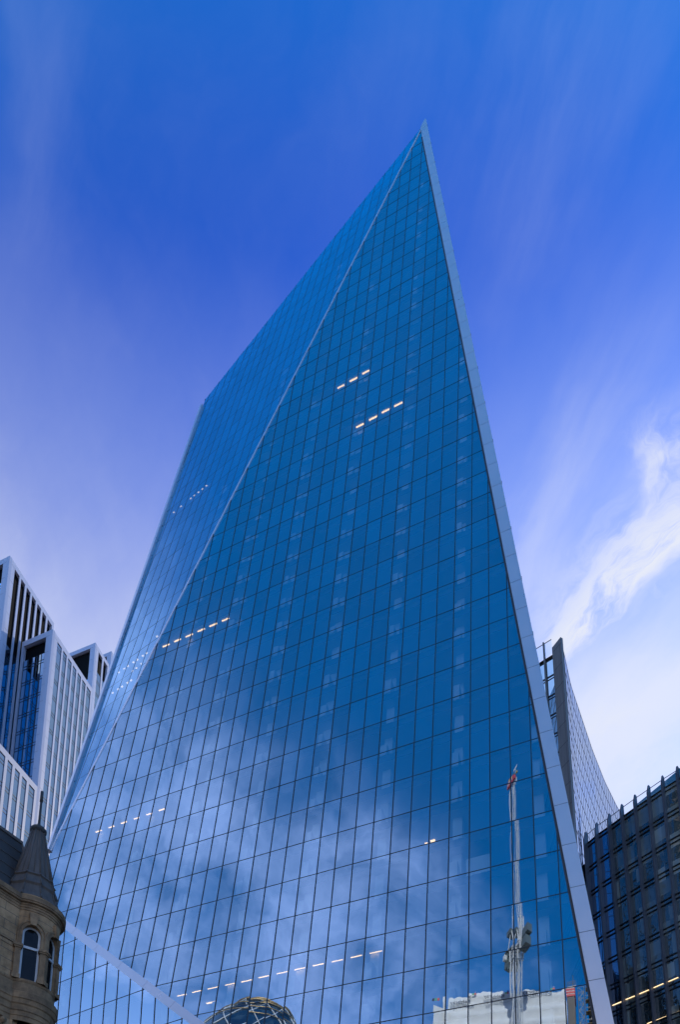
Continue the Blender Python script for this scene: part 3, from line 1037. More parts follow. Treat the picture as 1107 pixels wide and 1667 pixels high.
# glowing strips along the front, set just outside the glass
def front_light(x0, y0, x1, y1):
    for a, b in zip(tops[:-1], tops[1:]):
        e = (b - a).normalized(); nn = V((e.y, -e.x, 0))
        if nn.x > 0: nn = -nn
        o = a - nn * 0.27
        m_ = on_vertical(o, e, (x0 + x1) / 2, (y0 + y1) / 2)
        if -0.1 <= (m_ - o).dot(e) <= (b - a).length + 0.1: break
    p0, p1 = on_vertical(o, e, x0, y0), on_vertical(o, e, x1, y1)
    mbx = MB(); mbx.ob(p0, p1 - p0, nn * 0.05, up * 0.06); mbx.build('ceiling_light', 'lamp_pale', fo)
for q in ((285, 1183, 405, 1133), (440, 1115, 557, 1067), (608, 1045, 730, 993), (783, 970, 910, 915), (970, 892, 1092, 840), (820, 1367, 948, 1318), (1008, 1297, 1107, 1255), (710, 1408, 768, 1385)):
    front_light(960 + q[0] / 7.53, 1480 + q[1] / 7.53, 960 + q[2] / 7.53, 1480 + q[3] / 7.53)

# ------------------------------------------------------------------ stone building with a corner turret
sb = thing('stone_building', 'old soot stained stone building with a lead spired corner turret', 'building', (-19, 42, 0))
TY = 42.0
tp = at_y(63, 1340, TY)
TC = V((tp.x, tp.y, 0))
sight = V((TC.x, TC.y, 0)).normalized()
WD = hdir(1237); WN = V((WD.y, -WD.x, 0))
if WN.x < 0: WN = -WN
RB = 1.82


def zt(y, r=RB):
    """height seen at image row y on the near side of the turret at radius r"""
    x = 63 - 0.0981 * (y - 1340) + 2
    d = TC.length - r
    q = ray(x, y); h = math.hypot(q.x, q.y)
    return CAM.z + q.z / h * d


to_cam = math.atan2(-sight.y, -sight.x)
z_str = zt(1598); z_low = zt(1614, RB + .3); z_fr = zt(1480); z_par = zt(1457, RB + .45)
E_ = 1.08
wall_o = TC + WN * E_


# the wall drum, with arched openings cut into it
def arch_prism(c, ang, w, z0, z1, r_in, r_out, n=10):
    d = V((math.cos(ang), math.sin(ang), 0)); t = V((-d.y, d.x, 0))
    prof = [(-w / 2, z0), (w / 2, z0)] + [(w / 2 * math.cos(PI * i / n), z1 - w / 2 + w / 2 * math.sin(PI * i / n)) for i in range(n + 1)]
    mb = MB()
    a = [V(c) + d * r_in + t * x + V((0, 0, z)) for x, z in prof]; b = [V(c) + d * r_out + t * x + V((0, 0, z)) for x, z in prof]
    mb.face(a[::-1]); mb.face(b)
    for i in range(len(prof)):
        j = (i + 1) % len(prof); mb.face([a[i], a[j], b[j], b[i]])
    return mb


def arch_ring(mb, c, ang, w, wo, z0, z1, r0, r1, n=12, curve=True, mi=0):
    """arched band (jambs and head) of inner width w, outer width wo"""
    d = V((math.cos(ang), math.sin(ang), 0)); t = V((-d.y, d.x, 0))
    def pr(ww): return [(ww / 2, z0)] + [(ww / 2 * math.cos(PI * i / n), z1 - w / 2 + ww / 2 * math.sin(PI * i / n)) for i in range(n + 1)] + [(-ww / 2, z0)]
    A, B = pr(w), pr(wo)
    def P(x, z, r):
        h = math.sqrt(max(r * r - x * x, 0.01)) if curve else r
        return V(c) + d * h + t * x + V((0, 0, z))
    for i in range(len(A) - 1):
        q = [P(*A[i], r1), P(*A[i + 1], r1), P(*B[i + 1], r1), P(*B[i], r1)]
        mb.face(q, mi)
        mb.face([P(*A[i], r0), P(*A[i + 1], r0), q[1], q[0]], mi)
        mb.face([P(*B[i], r0), P(*B[i + 1], r0), q[2], q[3]][::-1], mi)


ww, wz0, wz1 = 1.08, zt(1596), zt(1506)
angs = [to_cam + math.radians(7), to_cam + math.radians(58), to_cam + math.radians(109), to_cam - math.radians(60)]
drum = MB()
prof = [(0.0, 2.0), (RB, 2.0), (RB, z_par + 0.3), (0.0, z_par + 0.3)]
drum.lathe(prof, TC, 96)
lz1, lz0 = zt(1652), zt(1652) - 3.4
cuts = [arch_prism(TC, a, ww, wz0, wz1, RB - 0.5, RB + 1) for a in angs]
for a in angs:
    c = MB(); d = V((math.cos(a), math.sin(a), 0)); t = V((-d.y, d.x, 0))
    c.ob(TC + d * (RB - 0.5) - t * 0.62 + up * lz0, t * 1.24, d * 2, up * (lz1 - lz0)); cuts.append(c)
me = carve(drum, cuts); me.materials.append(M['stone'])
turret = link('turret', me, sb, V((0, 0, 0)))

ring = MB()
for a in angs:
    arch_ring(ring, TC, a, ww, ww + 0.42, wz0 + (wz1 - wz0) * 0.62, wz1, RB - 0.02, RB + 0.07)
    arch_ring(ring, TC, a, ww + 0.42, ww + 0.62, wz0 + (wz1 - wz0) * 0.62, wz1 + .21, RB - 0.02, RB + 0.12)
    d = V((math.cos(a), math.sin(a), 0)); t = V((-d.y, d.x, 0))
    zk = wz1 - 0.05
    ks = [(-0.17, zk), (0.17, zk), (0.27, zk + 0.80), (-0.27, zk + 0.80)]
    f0 = [TC + d * (RB + 0.20) + t * x + up * z for x, z in ks]; b0 = [TC + d * (RB - 0.1) + t * x + up * z for x, z in ks]
    ring.face(f0)
    for i in range(4): ring.face([b0[i], b0[(i + 1) % 4], f0[(i + 1) % 4], f0[i]])
    for s_ in (-1, 1):                                   # jamb piers with small capitals and bases
        o = TC + d * (RB - 0.32) + t * (s_ * (ww / 2 + 0.19) - 0.17)
        ring.ob(o + up * wz0, t * 0.34, d * 0.36, up * ((wz1 - wz0) * 0.62))
        zc = wz0 + (wz1 - wz0) * 0.62
        for k, (dd, h) in enumerate(((0.06, 0.12), (0.11, 0.10), (0.08, 0.08))):
            ring.ob(o - t * dd - d * 0 + up * (zc - 0.30 + 0.1 * k), t * (0.34 + 2 * dd), d * (0.36 + dd), up * h)
        ring.ob(o - t * 0.07 + up * wz0, t * 0.48, d * 0.44, up * 0.28)
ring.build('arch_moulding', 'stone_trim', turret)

for a in angs[:3]:
    fw = MB(); gw = MB()
    arch_ring(fw, TC, a, ww - 0.26, ww + 0.02, wz0, wz1 - 0.13, RB - 0.34, RB - 0.24, curve=False)
    d = V((math.cos(a), math.sin(a), 0)); t = V((-d.y, d.x, 0))
    zc = wz0 + (wz1 - wz0) * 0.60
    fw.ob(TC + d * (RB - 0.34) - t * (ww / 2) + up * zc, t * ww, d * 0.12, up * 0.16)
    fw.ob(TC + d * (RB - 0.34) - t * (ww / 2) + up * wz0, t * ww, d * 0.12, up * 0.14)
    gp = arch_prism(TC, a, ww - 0.2, wz0 + 0.02, wz1 - 0.05, RB - 0.33, RB - 0.29)
    f = fw.build('window', 'sash', turret); gp.build('pane', 'old_glass', f)
    lf, lg = MB(), MB()
    for s_ in (-1, 1): lf.ob(TC + d * (RB - 0.46) + t * (s_ * 0.56 - 0.06) + up * lz0, t * 0.12, d * 0.12, up * (lz1 - lz0))
    lf.ob(TC + d * (RB - 0.46) - t * 0.5 + up * (lz1 - 0.12), t * 1.0, d * 0.12, up * 0.12)
    lg.ob(TC + d * (RB - 0.48) - t * 0.52 + up * lz0, t * 1.04, d * 0.04, up * (lz1 - lz0 - 0.05))
    f = lf.build('window', 'sash', turret); lg.build('pane', 'old_glass', f)

# mouldings: (projection, z) profiles shared by turret ring and straight wall
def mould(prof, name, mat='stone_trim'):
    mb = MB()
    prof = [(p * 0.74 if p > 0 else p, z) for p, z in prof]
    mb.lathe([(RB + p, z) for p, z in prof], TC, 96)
    pts = [(p, z) for p, z in prof]
    o0 = wall_o; L = 46
    fa = [o0 + WN * p + up * z for p, z in pts]; fb_ = [o0 - WD * L + WN * p + up * z for p, z in pts]
    for i in range(len(pts) - 1): mb.face([fb_[i], fa[i], fa[i + 1], fb_[i + 1]])
    return mb.build(name, mat, sb)


zc = z_fr
HC = z_par - z_fr
mould([(-0.1, zc - 0.16), (0.05, zc - 0.16), (0.07, zc - 0.02), (0.12, zc), (0.14, zc + HC * .18), (0.20, zc + HC * .22), (0.22, zc + HC * .34), (0.40, zc + HC * .40), (0.43, zc + HC * .52), (0.49, zc + HC * .56), (0.50, zc + HC * 0.98), (0.46, zc + HC), (-0.3, zc + HC + .02)], 'cornice')
zs = z_str
mould([(-0.1, zs - 0.10), (0.10, zs - 0.08), (0.16, zs + 0.02), (0.16, zs + 0.12), (-0.1, zs + 0.20)], 'string_course')
zl = zt(1640, RB + .35)
HL2 = zt(1612, RB + .45) - zl
mould([(-0.1, zl - 0.7), (0.02, zl - 0.7), (0.04, zl - 0.42), (0.10, zl - 0.38), (0.12, zl - 0.12), (0.20, zl - 0.06), (0.24, zl + HL2 * .25), (0.34, zl + HL2 * .32), (0.40, zl + HL2 * .55), (0.47, zl + HL2 * .6), (0.48, zl + HL2 * .97), (0.42, zl + HL2), (0.12, zl + HL2 + .06), (0.10, zs - 0.1)], 'cornice')

# straight wall, with cut joints
mb = MB(); mb.ob(wall_o + up * 0, -WD * 46, -WN * 14, up * (z_par - 0.25))
jb = mb
z = z_fr - 0.75
while z > z_low - 6:
    jb.ob(wall_o + WN * 0.0 + up * z, -WD * 40, WN * 0.004, up * 0.03, 1); z -= 0.62
k = 0
z = z_fr - 0.75
while z > z_low - 6:
    for i in range(18):
        jb.ob(wall_o - WD * (0.9 + 1.5 * i + (0.75 if k % 2 else 0)) + up * z, -WD * 0.025, WN * 0.0045, up * 0.62, 1)
    z -= 0.62; k += 1
# a pair of projecting bands on the wall
for zz_, h, p in ((zt(1540) , 0.16, 0.06), (zt(1540) - 0.3, 0.06, 0.03)):
    jb2 = MB(); jb2.ob(wall_o - WD * 0.02 + up * zz_, -WD * 40, WN * p, up * h); jb2.build('string_course', 'stone_trim', sb)
wall = mb.build('wall', ['stone', 'joint'], sb)
# drum joints: thin rings
jr = MB()
z = z_fr - 0.62
while z > z_low - 6:
    if not (wz0 - .2 < z < wz1 + .35) and not (lz0 < z < lz1): jr.lathe([(RB + 0.004, z), (RB + 0.004, z + 0.025)], TC, 96)
    z -= 0.62
bm = bmesh.new(); bm.from_mesh(me)
jv = [bm.verts.new(v_) for v_ in jr.v]
for f_ in jr.f:
    nf_ = bm.faces.new([jv[i] for i in f_]); nf_.material_index = 1
bm.to_mesh(me); bm.free(); me.materials.append(M['joint'])
# wall windows further along and an ionic pilaster by the turret
pil = MB()
po = wall_o - WD * 2.1
zcap = zl - 0.75
pil.ob(po - WD * 0.75 + up * 6, WD * 0.75, WN * 0.18, up * (zcap - 6 - 0.6))
pil.ob(po - WD * 0.87 + up * (zcap - 0.10), WD * 0.99, WN * 0.34, up * 0.14)
pil.ob(po - WD * 0.80 + up * (zcap - 0.58), WD * 0.85, WN * 0.22, up * 0.48)
for i in range(7): pil.ob(po - WD * (0.70 - 0.1 * i) + up * (zcap - 1.05), WD * 0.05, WN * 0.235, up * 0.5)
for s_ in (-0.85, 0.10):
    c = po + WD * s_ + up * (zcap - 0.30)
    pil.tube(c + WN * 0.05, c + WN * 0.34, 0.20, 16); pil.tube(c + WN * 0.34, c + WN * 0.37, 0.13, 16); pil.tube(c + WN * 0.37, c + WN * 0.40, 0.06, 12)
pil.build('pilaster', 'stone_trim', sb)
for i in range(5):
    o = wall_o - WD * (4.6 + 4.2 * i)
    for zb, zt_ in ((zl - 4.6, zl - 1.2), (zl - 9, zl - 5.6)):
        fw, gw = MB(), MB()
        fw.ob(o + WN * 0.0 + up * zb, -WD * 0.12, WN * 0.05, up * (zt_ - zb)); fw.ob(o - WD * 1.3 + up * zb, -WD * 0.12, WN * 0.05, up * (zt_ - zb))
        fw.ob(o + up * zt_, -WD * 1.42, WN * 0.05, up * 0.12); fw.ob(o + up * (zb + zt_) / 2, -WD * 1.42, WN * 0.05, up * 0.08)
        gw.ob(o - WD * 0.12 + up * zb, -WD * 1.18, WN * 0.02, up * (zt_ - zb))
        f = fw.build('window', 'sash', sb); gw.build('pane', 'old_glass', f)

# lead spire: eight-sided, with a stepped foot, rolls on the arrises, cap and finial
def zax(y, r=0.0): return zt(y, r)
spz = [(zt(1458, 1.7), 1.84), (zt(1452, 1.6), 1.68), (zt(1440, 1.4), 1.48), (zt(1437, 1.4), 1.56), (zt(1425, 1.2), 1.28), (zt(1423, 1.2), 1.36), (zt(1420, 1.15), 1.22), (zt(1352, .4), 0.42)]
spire = MB(); n8 = 10
vs, fs = [], []
a_off = to_cam + math.radians(17)
for z_, r in spz:
    for i in range(n8):
        a = a_off + 2 * PI * i / n8; vs.append((TC.x + r * math.cos(a), TC.y + r * math.sin(a), z_))
for t in range(len(spz) - 1):
    for i in range(n8):
        j = (i + 1) % n8; fs.append((t * n8 + i, t * n8 + j, (t + 1) * n8 + j, (t + 1) * n8 + i))
spire.mesh(vs, fs)
spo = spire.build('spire', 'lead', sb)
rolls = MB()
for i in range(n8):
    a = a_off + 2 * PI * i / n8
    for t in range(len(spz) - 1):
        if t in (2, 4): continue
        p = [V((TC.x + (r + .01) * math.cos(a), TC.y + (r + .01) * math.sin(a), z_)) for z_, r in (spz[t], spz[t + 1])]
        rolls.tube(p[0], p[1], 0.045, 8)
    a2 = a_off + 2 * PI * (i + 0.5) / n8; kk = math.cos(PI / n8)
    p = [V((TC.x + r * kk * math.cos(a2), TC.y + r * kk * math.sin(a2), z_)) for z_, r in (spz[-2], spz[-1])]
    rolls.tube(p[0], p[1], 0.03, 6)
rolls.build('lead_rolls', 'lead', spo)
z1 = zt(1351, .4)
capm = MB(); capm.lathe([(0.30, z1 - 0.1), (0.44, z1 - 0.02), (0.52, z1 + 0.10), (0.53, z1 + 0.22), (0.44, z1 + 0.28), (0.42, z1 + 0.36), (0.22, z1 + 0.46), (0.13, z1 + 0.55), (0.10, z1 + 0.7)], TC, 24, smooth=False)
capm.build('spire_cap', 'iron', spo)
fz = at_y(68, 1289, TY).z
fm = MB(); fm.tube(TC + up * (z1 + 0.4), TC + up * (z1 + 0.4 + (fz - z1 - .4) * .72), 0.085, 10, 0.075); fm.tube(TC + up * (z1 + 0.4 + (fz - z1 - .4) * .72), TC + up * fz, 0.105, 10, 0.10)
fm.build('finial', 'iron', spo)
# slate roof behind the parapet, hipped towards the turret
ro = wall_o - WN * 1.0 - WD * 0.9
rz = z_par - 0.2
e1 = on_vertical(wall_o - WN * 3.0, WD, 35, 1374)
e0 = on_vertical(wall_o - WN * 3.0, WD, 0, 1361)
rm = MB()
ridge_z = e1.z
ra, rb_ = V((e1.x, e1.y, ridge_z)), V((e1.x, e1.y, ridge_z)) - WD * 40
ba, bb = wall_o - WN * 0.6 + WD * 0.2 + up * rz, wall_o - WN * 0.6 - WD * 42 + up * rz
back = -WN * 6
rm.mesh([ba, bb, rb_, ra, ba + back - WD * 0.1, ra - WN * 2.6, rb_ - WN * 2.6, bb + back], [(1, 0, 3, 2), (0, 4, 5, 3), (3, 5, 6, 2), (4, 7, 6, 5)])
ro_ = rm.build('roof', 'slate', sb)
rk = MB(); rk.bar(ra + up * .03, rb_ + up * .03, 0.22); rk.bar(ra, ba, 0.14)
for i in range(1, 6):
    f = i / 6; rk.bar(ba + (ra - ba) * f + WN * .03, bb + (rb_ - bb) * f + WN * .03, 0.035)
rk.build('ridge_capping', 'lead', ro_)

# ------------------------------------------------------------------ what stands behind the camera and is mirrored in the glass
# sheeted building under demolition
YW = -22.0
HW = seen_at_y(838, 1617, YW).z
wl, wr = seen_at_z(728, 1624, HW), seen_at_z(921, 1609.5, HW)
wl.z = wr.z = 0
wv = (wr - wl).normalized(); wno = V((-wv.y, wv.x, 0))
if wno.y < 0: wno = -wno
Lw = (wr - wl).length
wrap = thing('sheeted_building', 'building wrapped in white scaffold sheeting with printed banners, mirrored in the glass', 'building', ((wl + wr) / 2))
mb = MB(); nx, nz = 40, 90
vs, fs = [], []
for j in range(nz + 1):
    for i in range(nx + 1):
        z_ = HW * j / nz
        sag = 0.16 * math.sin(i * 0.9 + 0.3 * j) * math.sin(j * 1.7) + 0.55 * abs(math.sin(j * PI / 3)) ** 0.6 + random.uniform(-.04, .04)
        top_w = 0.0 if j < nz else random.uniform(-0.35, 0.25) + 0.3 * math.sin(i * 0.5)
        vs.append(wl + wv * (Lw * i / nx) + wno * sag + up * (z_ + top_w))
for j in range(nz):
    for i in range(nx):
        k = j * (nx + 1) + i; fs.append((k, k + 1, k + nx + 2, k + nx + 1))
mb.mesh(vs, fs, 0, True)
sh = mb.build('sheeting', 'sheet', wrap)
mb = MB()
dp = -wno * 24
mb.face([wl, wl + dp, wl + dp + up * HW * .99, wl + up * HW * .99]); mb.face([wr, wr + dp, wr + dp + up * HW * .99, wr + up * HW * .99]); mb.face([wl + dp, wr + dp, wr + dp + up * HW * .99, wl + dp + up * HW * .99])
mb.face([wl + up * HW * .985, wr + up * HW * .985, wr + dp + up * HW * .985, wl + dp + up * HW * .985])
mb.build('side_sheeting', 'sheet', wrap)


def text_part(s, org, ex, ez, size, parent, name='banner_text', mat='ink'):
    cu = bpy.data.curves.new('txt', 'FONT'); cu.body = s; cu.size = size; cu.extrude = 0.02; cu.offset = 0.008; cu.align_x = 'LEFT'
    o = bpy.data.objects.new('txt', cu); COL.objects.link(o)
    dg = bpy.context.evaluated_depsgraph_get()
    me_ = bpy.data.meshes.new_from_object(o.evaluated_get(dg))
    bpy.data.objects.remove(o, do_unlink=True)
    nrm = ex.cross(ez)
    for v_ in me_.vertices:
        v_.co = org + ex * v_.co.x + ez * v_.co.y + nrm * (v_.co.z + 0.02)
    me_.materials.clear(); me_.materials.append(M[mat])
    return link(name, me_, parent)


tx = -wv if (-wv).cross(up).dot(wno) > 0 else wv      # reading direction for someone facing the sheeting
def on_sheet(x, y):
    """spot on the sheeting seen in the mirror at a pixel"""
    p, r = mirror_ray(x, y)
    return p + r * ((wno.dot(wl) - wno.dot(p)) / wno.dot(r))
for xs, ys, xe in ((777, 1627, 741), (836, 1623.5, 801), (905, 1613, 863)):
    a_, e_ = on_sheet(xs, ys), on_sheet(xe, ys + 3.5)
    a_ = a_ + wno * 0.95 - up * 0.5
    wlen = (e_ - a_).length
    text_part('Keltbray', a_ + tx * wlen * 0.24 - up * 1.0, tx, up, wlen / 3.4, wrap)
    for k, mname in enumerate(('red', 'green', 'blue')):
        lb = MB(); sz = 0.5
        lb.ob(a_ - tx * (0.0) + tx * (k % 2) * sz + up * (sz * (k // 2) * 1.05), tx * sz * .95, wno * 0.05, up * sz * .95)
        lb.build('banner_mark', mname, wrap)

# lower bare end of the same site, in the shade
e0_ = seen_at_z(709, 1628, HW * 0.985); e0_.z = 0
shd = thing('sheeted_stair_core', 'narrow grey sheeted block at the end of the wrapped building, mirrored in glass', 'building', e0_)
mb = MB(); mb.ob(wl - wv * 0.02, (e0_ - wl), -wno * 14, up * HW * .97); mb.build('sheeting', 'sheet', shd)
a_ = on_sheet(721, 1632) + wno * 0.5
for k, mname in enumerate(('red', 'green', 'ink')):
    lb = MB(); lb.ob(a_ + tx * 0.75 * k, tx * 0.6, wno * 0.06, up * 0.8); lb.build('banner_mark', mname, shd)

# open concrete frame with scaffold and a red and white hoist
hs0, hs1 = seen_at_z(922.5, 1609, HW), seen_at_z(937, 1606.5, HW)
hs0.z = hs1.z = 0
hoist = thing('site_hoist', 'dark hoist tower topped by a red and white banded box, mirrored in glass', 'hoist', hs0)
hv = hs1 - hs0; hl = hv.length; hv = hv.normalized(); hn = V((-hv.y, hv.x, 0))
if hn.y < 0: hn = -hn
mb = MB(); mb.ob(hs0 - hn * 3, hv * hl, hn * 3, up * (HW - 3.2)); mb.build('shaft', 'concrete', hoist)
hb = MB()
for k in range(4):
    hb.ob(hs0 - hn * 3.1 + up * (HW - 3.1 + 0.85 * k), hv * (hl + .2), hn * 3.2, up * 0.6, 0)
    hb.ob(hs0 - hn * 3.05 + up * (HW - 3.1 + 0.85 * k + 0.6), hv * (hl + .1), hn * 3.1, up * 0.25, 1)
hb.build('banded_box', ['red', 'sheet'], hoist)
ant = MB()
for k in range(4): ant.bar(hs0 + hv * (hl * k / 3) + up * (HW + .3), hs0 + hv * (hl * k / 3) + up * (HW + 1.7), 0.07)
ant.bar(hs0 + up * (HW + 1.7), hs1 + up * (HW + 1.7), 0.07); ant.bar(hs0 + up * (HW + 1.1), hs1 + up * (HW + 1.1), 0.06); ant.bar(hs0 + hv * hl * .75 + up * HW, hs0 + hv * hl * .7 + up * (HW + 3.6), 0.12)
ant.build('guard_rail', 'steel', hoist)

fr0 = hs1 + hv * 0.6
frame = thing('concrete_frame', 'bare concrete floors with scaffold poles and boards beside the hoist, mirrored in glass', 'building', fr0)
FL_ = 12.0
fb_ = MB(); sc_ = MB(); bo_ = MB(); cl_ = MB(); sc2 = MB()
z = HW - 3.0
k = 0
while z > 10:
    fb_.ob(fr0 - hn * 12 + hv * 2.5 + up * z, hv * FL_, hn * 11, up * 0.35)
    bo_.ob(fr0 + hn * 0.0 + hv * 2.0 + up * (z + 0.4), hv * FL_, hn * 1.1, up * 0.12)
    sc_.bar(fr0 + hn * 1.2 + hv * 2.0 + up * (z + 1.4), fr0 + hn * 1.2 + hv * (2 + FL_) + up * (z + 1.4), 0.09)
    z -= 3.4; k += 1
for i in range(7):
    p = fr0 + hn * 1.2 + hv * (2.0 + 2.0 * i); sc_.bar(p, p + up * HW * 0.985, 0.10)
    p = fr0 - hn * 2 + hv * (3.0 + 3.0 * i)
    if i < 4: fb_.ob(p, hv * 0.5, -hn * 0.5, up * (HW - 3))
cl_.ob(fr0 + hn * 1.5 + hv * 4.0, hv * 10, hn * 0.06, up * (HW - 13.0))
fb_.build('floor', 'concrete', frame); sc_.build('scaffold', 'steel', frame); bo_.build('boards', 'board', frame); cl_.build('sheeting', 'sheet', frame)


def lattice(mb, p, q, w, n, x, y, chord=0.12, brace=0.06, w2=None, thin=1.0):
    p, q = V(p), V(q); w2 = w if w2 is None else w2
    cs = [(-1, -1), (1, -1), (1, 1), (-1, 1)]
    pt = lambda i, f: p + (q - p) * f + (x * cs[i][0] + y * cs[i][1]) * ((w + (w2 - w) * f) / 2)
    for i in range(4): mb.bar(pt(i, 0), pt(i, 1), chord * (thin if i in (1, 2) else 1.0))
    for k in range(n):
        f0, f1 = k / n, (k + 1) / n
        for i in range(4):
            j = (i + 1) % 4
            mb.bar(pt(i, f0), pt(j, f1), brace) if k % 2 else mb.bar(pt(j, f0), pt(i, f1), brace)
            mb.bar(pt(i, f1), pt(j, f1), brace)


ladder = MB()
lattice(ladder, fr0 + hv * 1.0 + hn * 0.9, fr0 + hv * 1.0 + hn * 0.9 + up * (HW - 2.5), 1.3, 60, hv, hn, 0.12, 0.07)
ladder.build('hoist_mast', 'steel', frame)

# luffing tower crane
YC = -15.0
cb = seen_at_y(844, 1667, YC); ctp = seen_at_y(839.5, 1547, YC)
base = V((cb.x, cb.y, 0)); zs_ = ctp.z
tip = seen_at_y(836.5, 1266, YC - 3); 
crane = thing('tower_crane', 'tall white luffing tower crane with a red block near its jib tip, mirrored in glass', 'crane', base)
X_, Y_ = V((0.9, 0.43, 0)), V((-0.43, 0.9, 0))
mast = MB(); lattice(mast, base, base + up * (zs_ - 4), 0.95, 26, X_, Y_, 0.20, 0.05, None, 0.6)
mast.build('mast', 'crane', crane)
neck = MB(); lattice(neck, base + up * (zs_ - 4), base + up * zs_, 1.15, 3, X_, Y_, 0.26, 0.1, 1.6)
neck.box(base + up * (zs_ + .5), (1.8, 1.8, 0.7), 0.45); neck.tube(base + up * (zs_ + 0.8), base + up * (zs_ + 1.3), 1.0, 20)
neck.build('slewing_ring', 'crane', crane)
KV = 0.72
XK, YK, uk = X_ * 0.58, Y_ * 0.58, up * KV
dk_ = MB()
cw = base + XK * 0
# counter jib with ballast blocks to one side, cab and winch decks to the other
dk_.ob(base - XK * 5.2 - YK * 1.4 + uk * (zs_ / KV + 1.2), XK * 3.6, YK * 2.8, uk * 0.5)
dk_.ob(base - XK * 5.0 - YK * 1.2 + uk * (zs_ / KV - 5.6), XK * 1.7, YK * 2.4, uk * 6.2)
dk_.ob(base - XK * 3.1 - YK * 1.0 + uk * (zs_ / KV - 7.4), XK * 1.3, YK * 2.0, uk * 5.0)
dk_.ob(base + XK * 2.0 - YK * 1.2 + uk * (zs_ / KV + 1.0), XK * 4.2, YK * 2.4, uk * 3.4)
dk_.ob(base + XK * 2.2 - YK * 1.3 + uk * (zs_ / KV - 3.4), XK * 2.8, YK * 2.6, uk * 3.6)
dk_.ob(base - XK * 5.4 - YK * 1.2 + uk * (zs_ / KV + 8.6), XK * 2.6, YK * 2.4, uk * 2.0)
dk_.build('counterweight', 'machine', crane)
cbn = MB(); cbn.ob(base - XK * 4.6 + YK * 1.2 + uk * (zs_ / KV - 2.6), XK * 1.2, YK * 1.2, uk * 2.0); cbn.build('cab', 'crane', crane)
fr_ = MB()
top_a = base - XK * 3.2 + uk * (zs_ / KV + 10.5)
for s_ in (-1, 1):
    fr_.bar(base - XK * 0.2 + YK * s_ * 1.1 + uk * (zs_ / KV + 1.2), top_a + YK * s_ * 0.5, 0.2)
    fr_.bar(base - XK * 4.6 + YK * s_ * 1.1 + uk * (zs_ / KV + 1.7), top_a + YK * s_ * 0.5, 0.14)
fr_.build('a_frame', 'crane', crane)
jb_ = MB(); js = base + up * (zs_ + 1.6)
jd = (tip - js); jx = X_; jy = jd.normalized().cross(jx).normalized()
lattice(jb_, js, js + jd * 0.12, 0.7, 4, jx, jy, 0.22, 0.09, 0.85)
lattice(jb_, js + jd * 0.12, js + jd * 0.95, 0.60, 18, jx, jy, 0.12, 0.024, 0.5, 0.4)
lattice(jb_, js + jd * 0.95, tip, 0.7, 4, jx, jy, 0.13, 0.06, 0.5)
jib = jb_.build('jib', 'crane', crane)
jq, jr_ = jx * 0.8, jy * 0.7
rb_b = MB(); hb0 = js + jd * 0.945
rb_b.ob(hb0 - jq * 0.95 + jr_ * 0.9, jq * 1.5, jr_ * 0.5, jd.normalized() * 3.0); rb_b.ob(hb0 + jq * 0.5 + jr_ * 0.9, jq * 0.9, jr_ * 0.5, jd.normalized() * 1.9)
rb_b.ob(hb0 - jq * 0.5 + jr_ * 1.4 + jd.normalized() * 2.2, jq * 0.55, jr_ * 0.06, jd.normalized() * 0.9, 1); rb_b.ob(hb0 - jq * 0.6 + jr_ * 1.4 + jd.normalized() * 1.1, jq * 0.8, jr_ * 0.06, jd.normalized() * 0.9, 2)
rb_b.build('hook_block', ['red', 'yellow', 'crane'], crane)
mt = MB()
mt.ob(tip - jq * 0.9 - jd.normalized() * 1.2, jq * 1.4, jr_ * 0.9, jd.normalized() * 1.9); mt.build('tip_sheaves', 'machine', jib)
yl = MB(); yl.ob(tip + jq * 0.9, jq * 0.7, jr_ * 0.5, up * 0.5); yl.build('warning_light', 'yellow', jib)
sg = MB(); sg.bar(tip, tip + up * 3.6, 0.07); sg.ob(tip - X_ * 0.9 + up * 3.6, X_ * 1.7, Y_ * 0.05, up * 1.1); sg.build('tip_sign', 'sheet', jib)
cbm = MB()
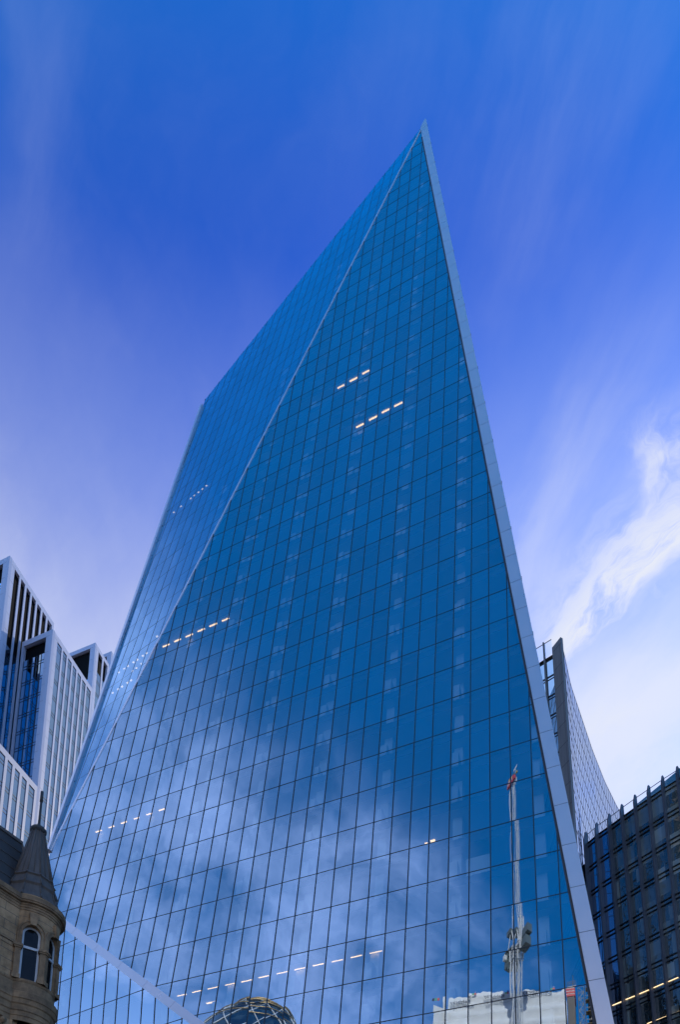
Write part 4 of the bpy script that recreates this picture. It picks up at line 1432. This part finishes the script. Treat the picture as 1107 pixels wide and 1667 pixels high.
for s_ in (-1, 1):
    for t_ in (0.5, 0.9):
        n_ = 24; pr0 = top_a + Y_ * s_ * t_ * .5
        for k in range(n_):
            f0, f1 = k / n_, (k + 1) / n_
            sg_ = lambda f: top_a + (tip - top_a) * f + jx * (s_ * t_ * 1.6 * math.sin(PI * f)) * 0.5
            cbm.tube(sg_(f0), sg_(f1), 0.022, 5)
cbm.build('hoist_rope', 'crane', crane)

# round lattice tower further off
GY = -27.0
gp_ = seen_at_y(437, 1640, GY)
GH = gp_.z; GC = V((gp_.x, gp_.y, 0))
gk = thing('round_tower', 'round dark glass tower with pale diagonal lattice and domed top, mirrored in the glass', 'skyscraper', GC)
pr_g = [(0.0, .86), (.12, .93), (.25, 1.0), (.40, 1.02), (.55, .98), (.68, .88), (.78, .76), (.86, .60), (.905, .48), (.935, .385), (.96, .29), (.98, .19), (.992, .10), (1.0, .0)]
RG = 33.0
gl_ = MB(); gl_.lathe([(r * RG, f * GH) for f, r in pr_g], GC, 72, smooth=True); gl_.build('glazing', 'dome_glass', gk)
def rad(z):
    f = z / GH
    for (a, ra_), (b, rb2) in zip(pr_g[:-1], pr_g[1:]):
        if a <= f <= b: return RG * (ra_ + (rb2 - ra_) * (f - a) / (b - a))
    return 0.0
lt = MB(); rg_ = MB()
N_ = 14; nst = 40
for s_ in (-1, 1):
    for i in range(N_):
        pv = None
        for k in range(nst + 1):
            z_ = GH * 0.985 * k / nst
            a = 2 * PI * (i / N_) + s_ * k * (2 * PI / N_) / 4.0
            r = rad(z_) + 0.15
            p = GC + V((r * math.cos(a), r * math.sin(a), z_))
            if pv is not None: lt.bar(pv, p, 0.26 if z_ < GH * .93 else 0.2)
            pv = p
lt.build('lattice', 'lattice', gk)
for f, w in ((.938, .5), (.955, .4), (.905, .28), (.87, .25), (.975, .25)):
    z_ = GH * f; r = rad(z_) + 0.25
    rg_.lathe([(r, z_ - w / 2), (r + .25, z_ - w / 2), (r + .25, z_ + w / 2), (r, z_ + w / 2)], GC, 72)
rg_.build('bands', 'gold', gk)
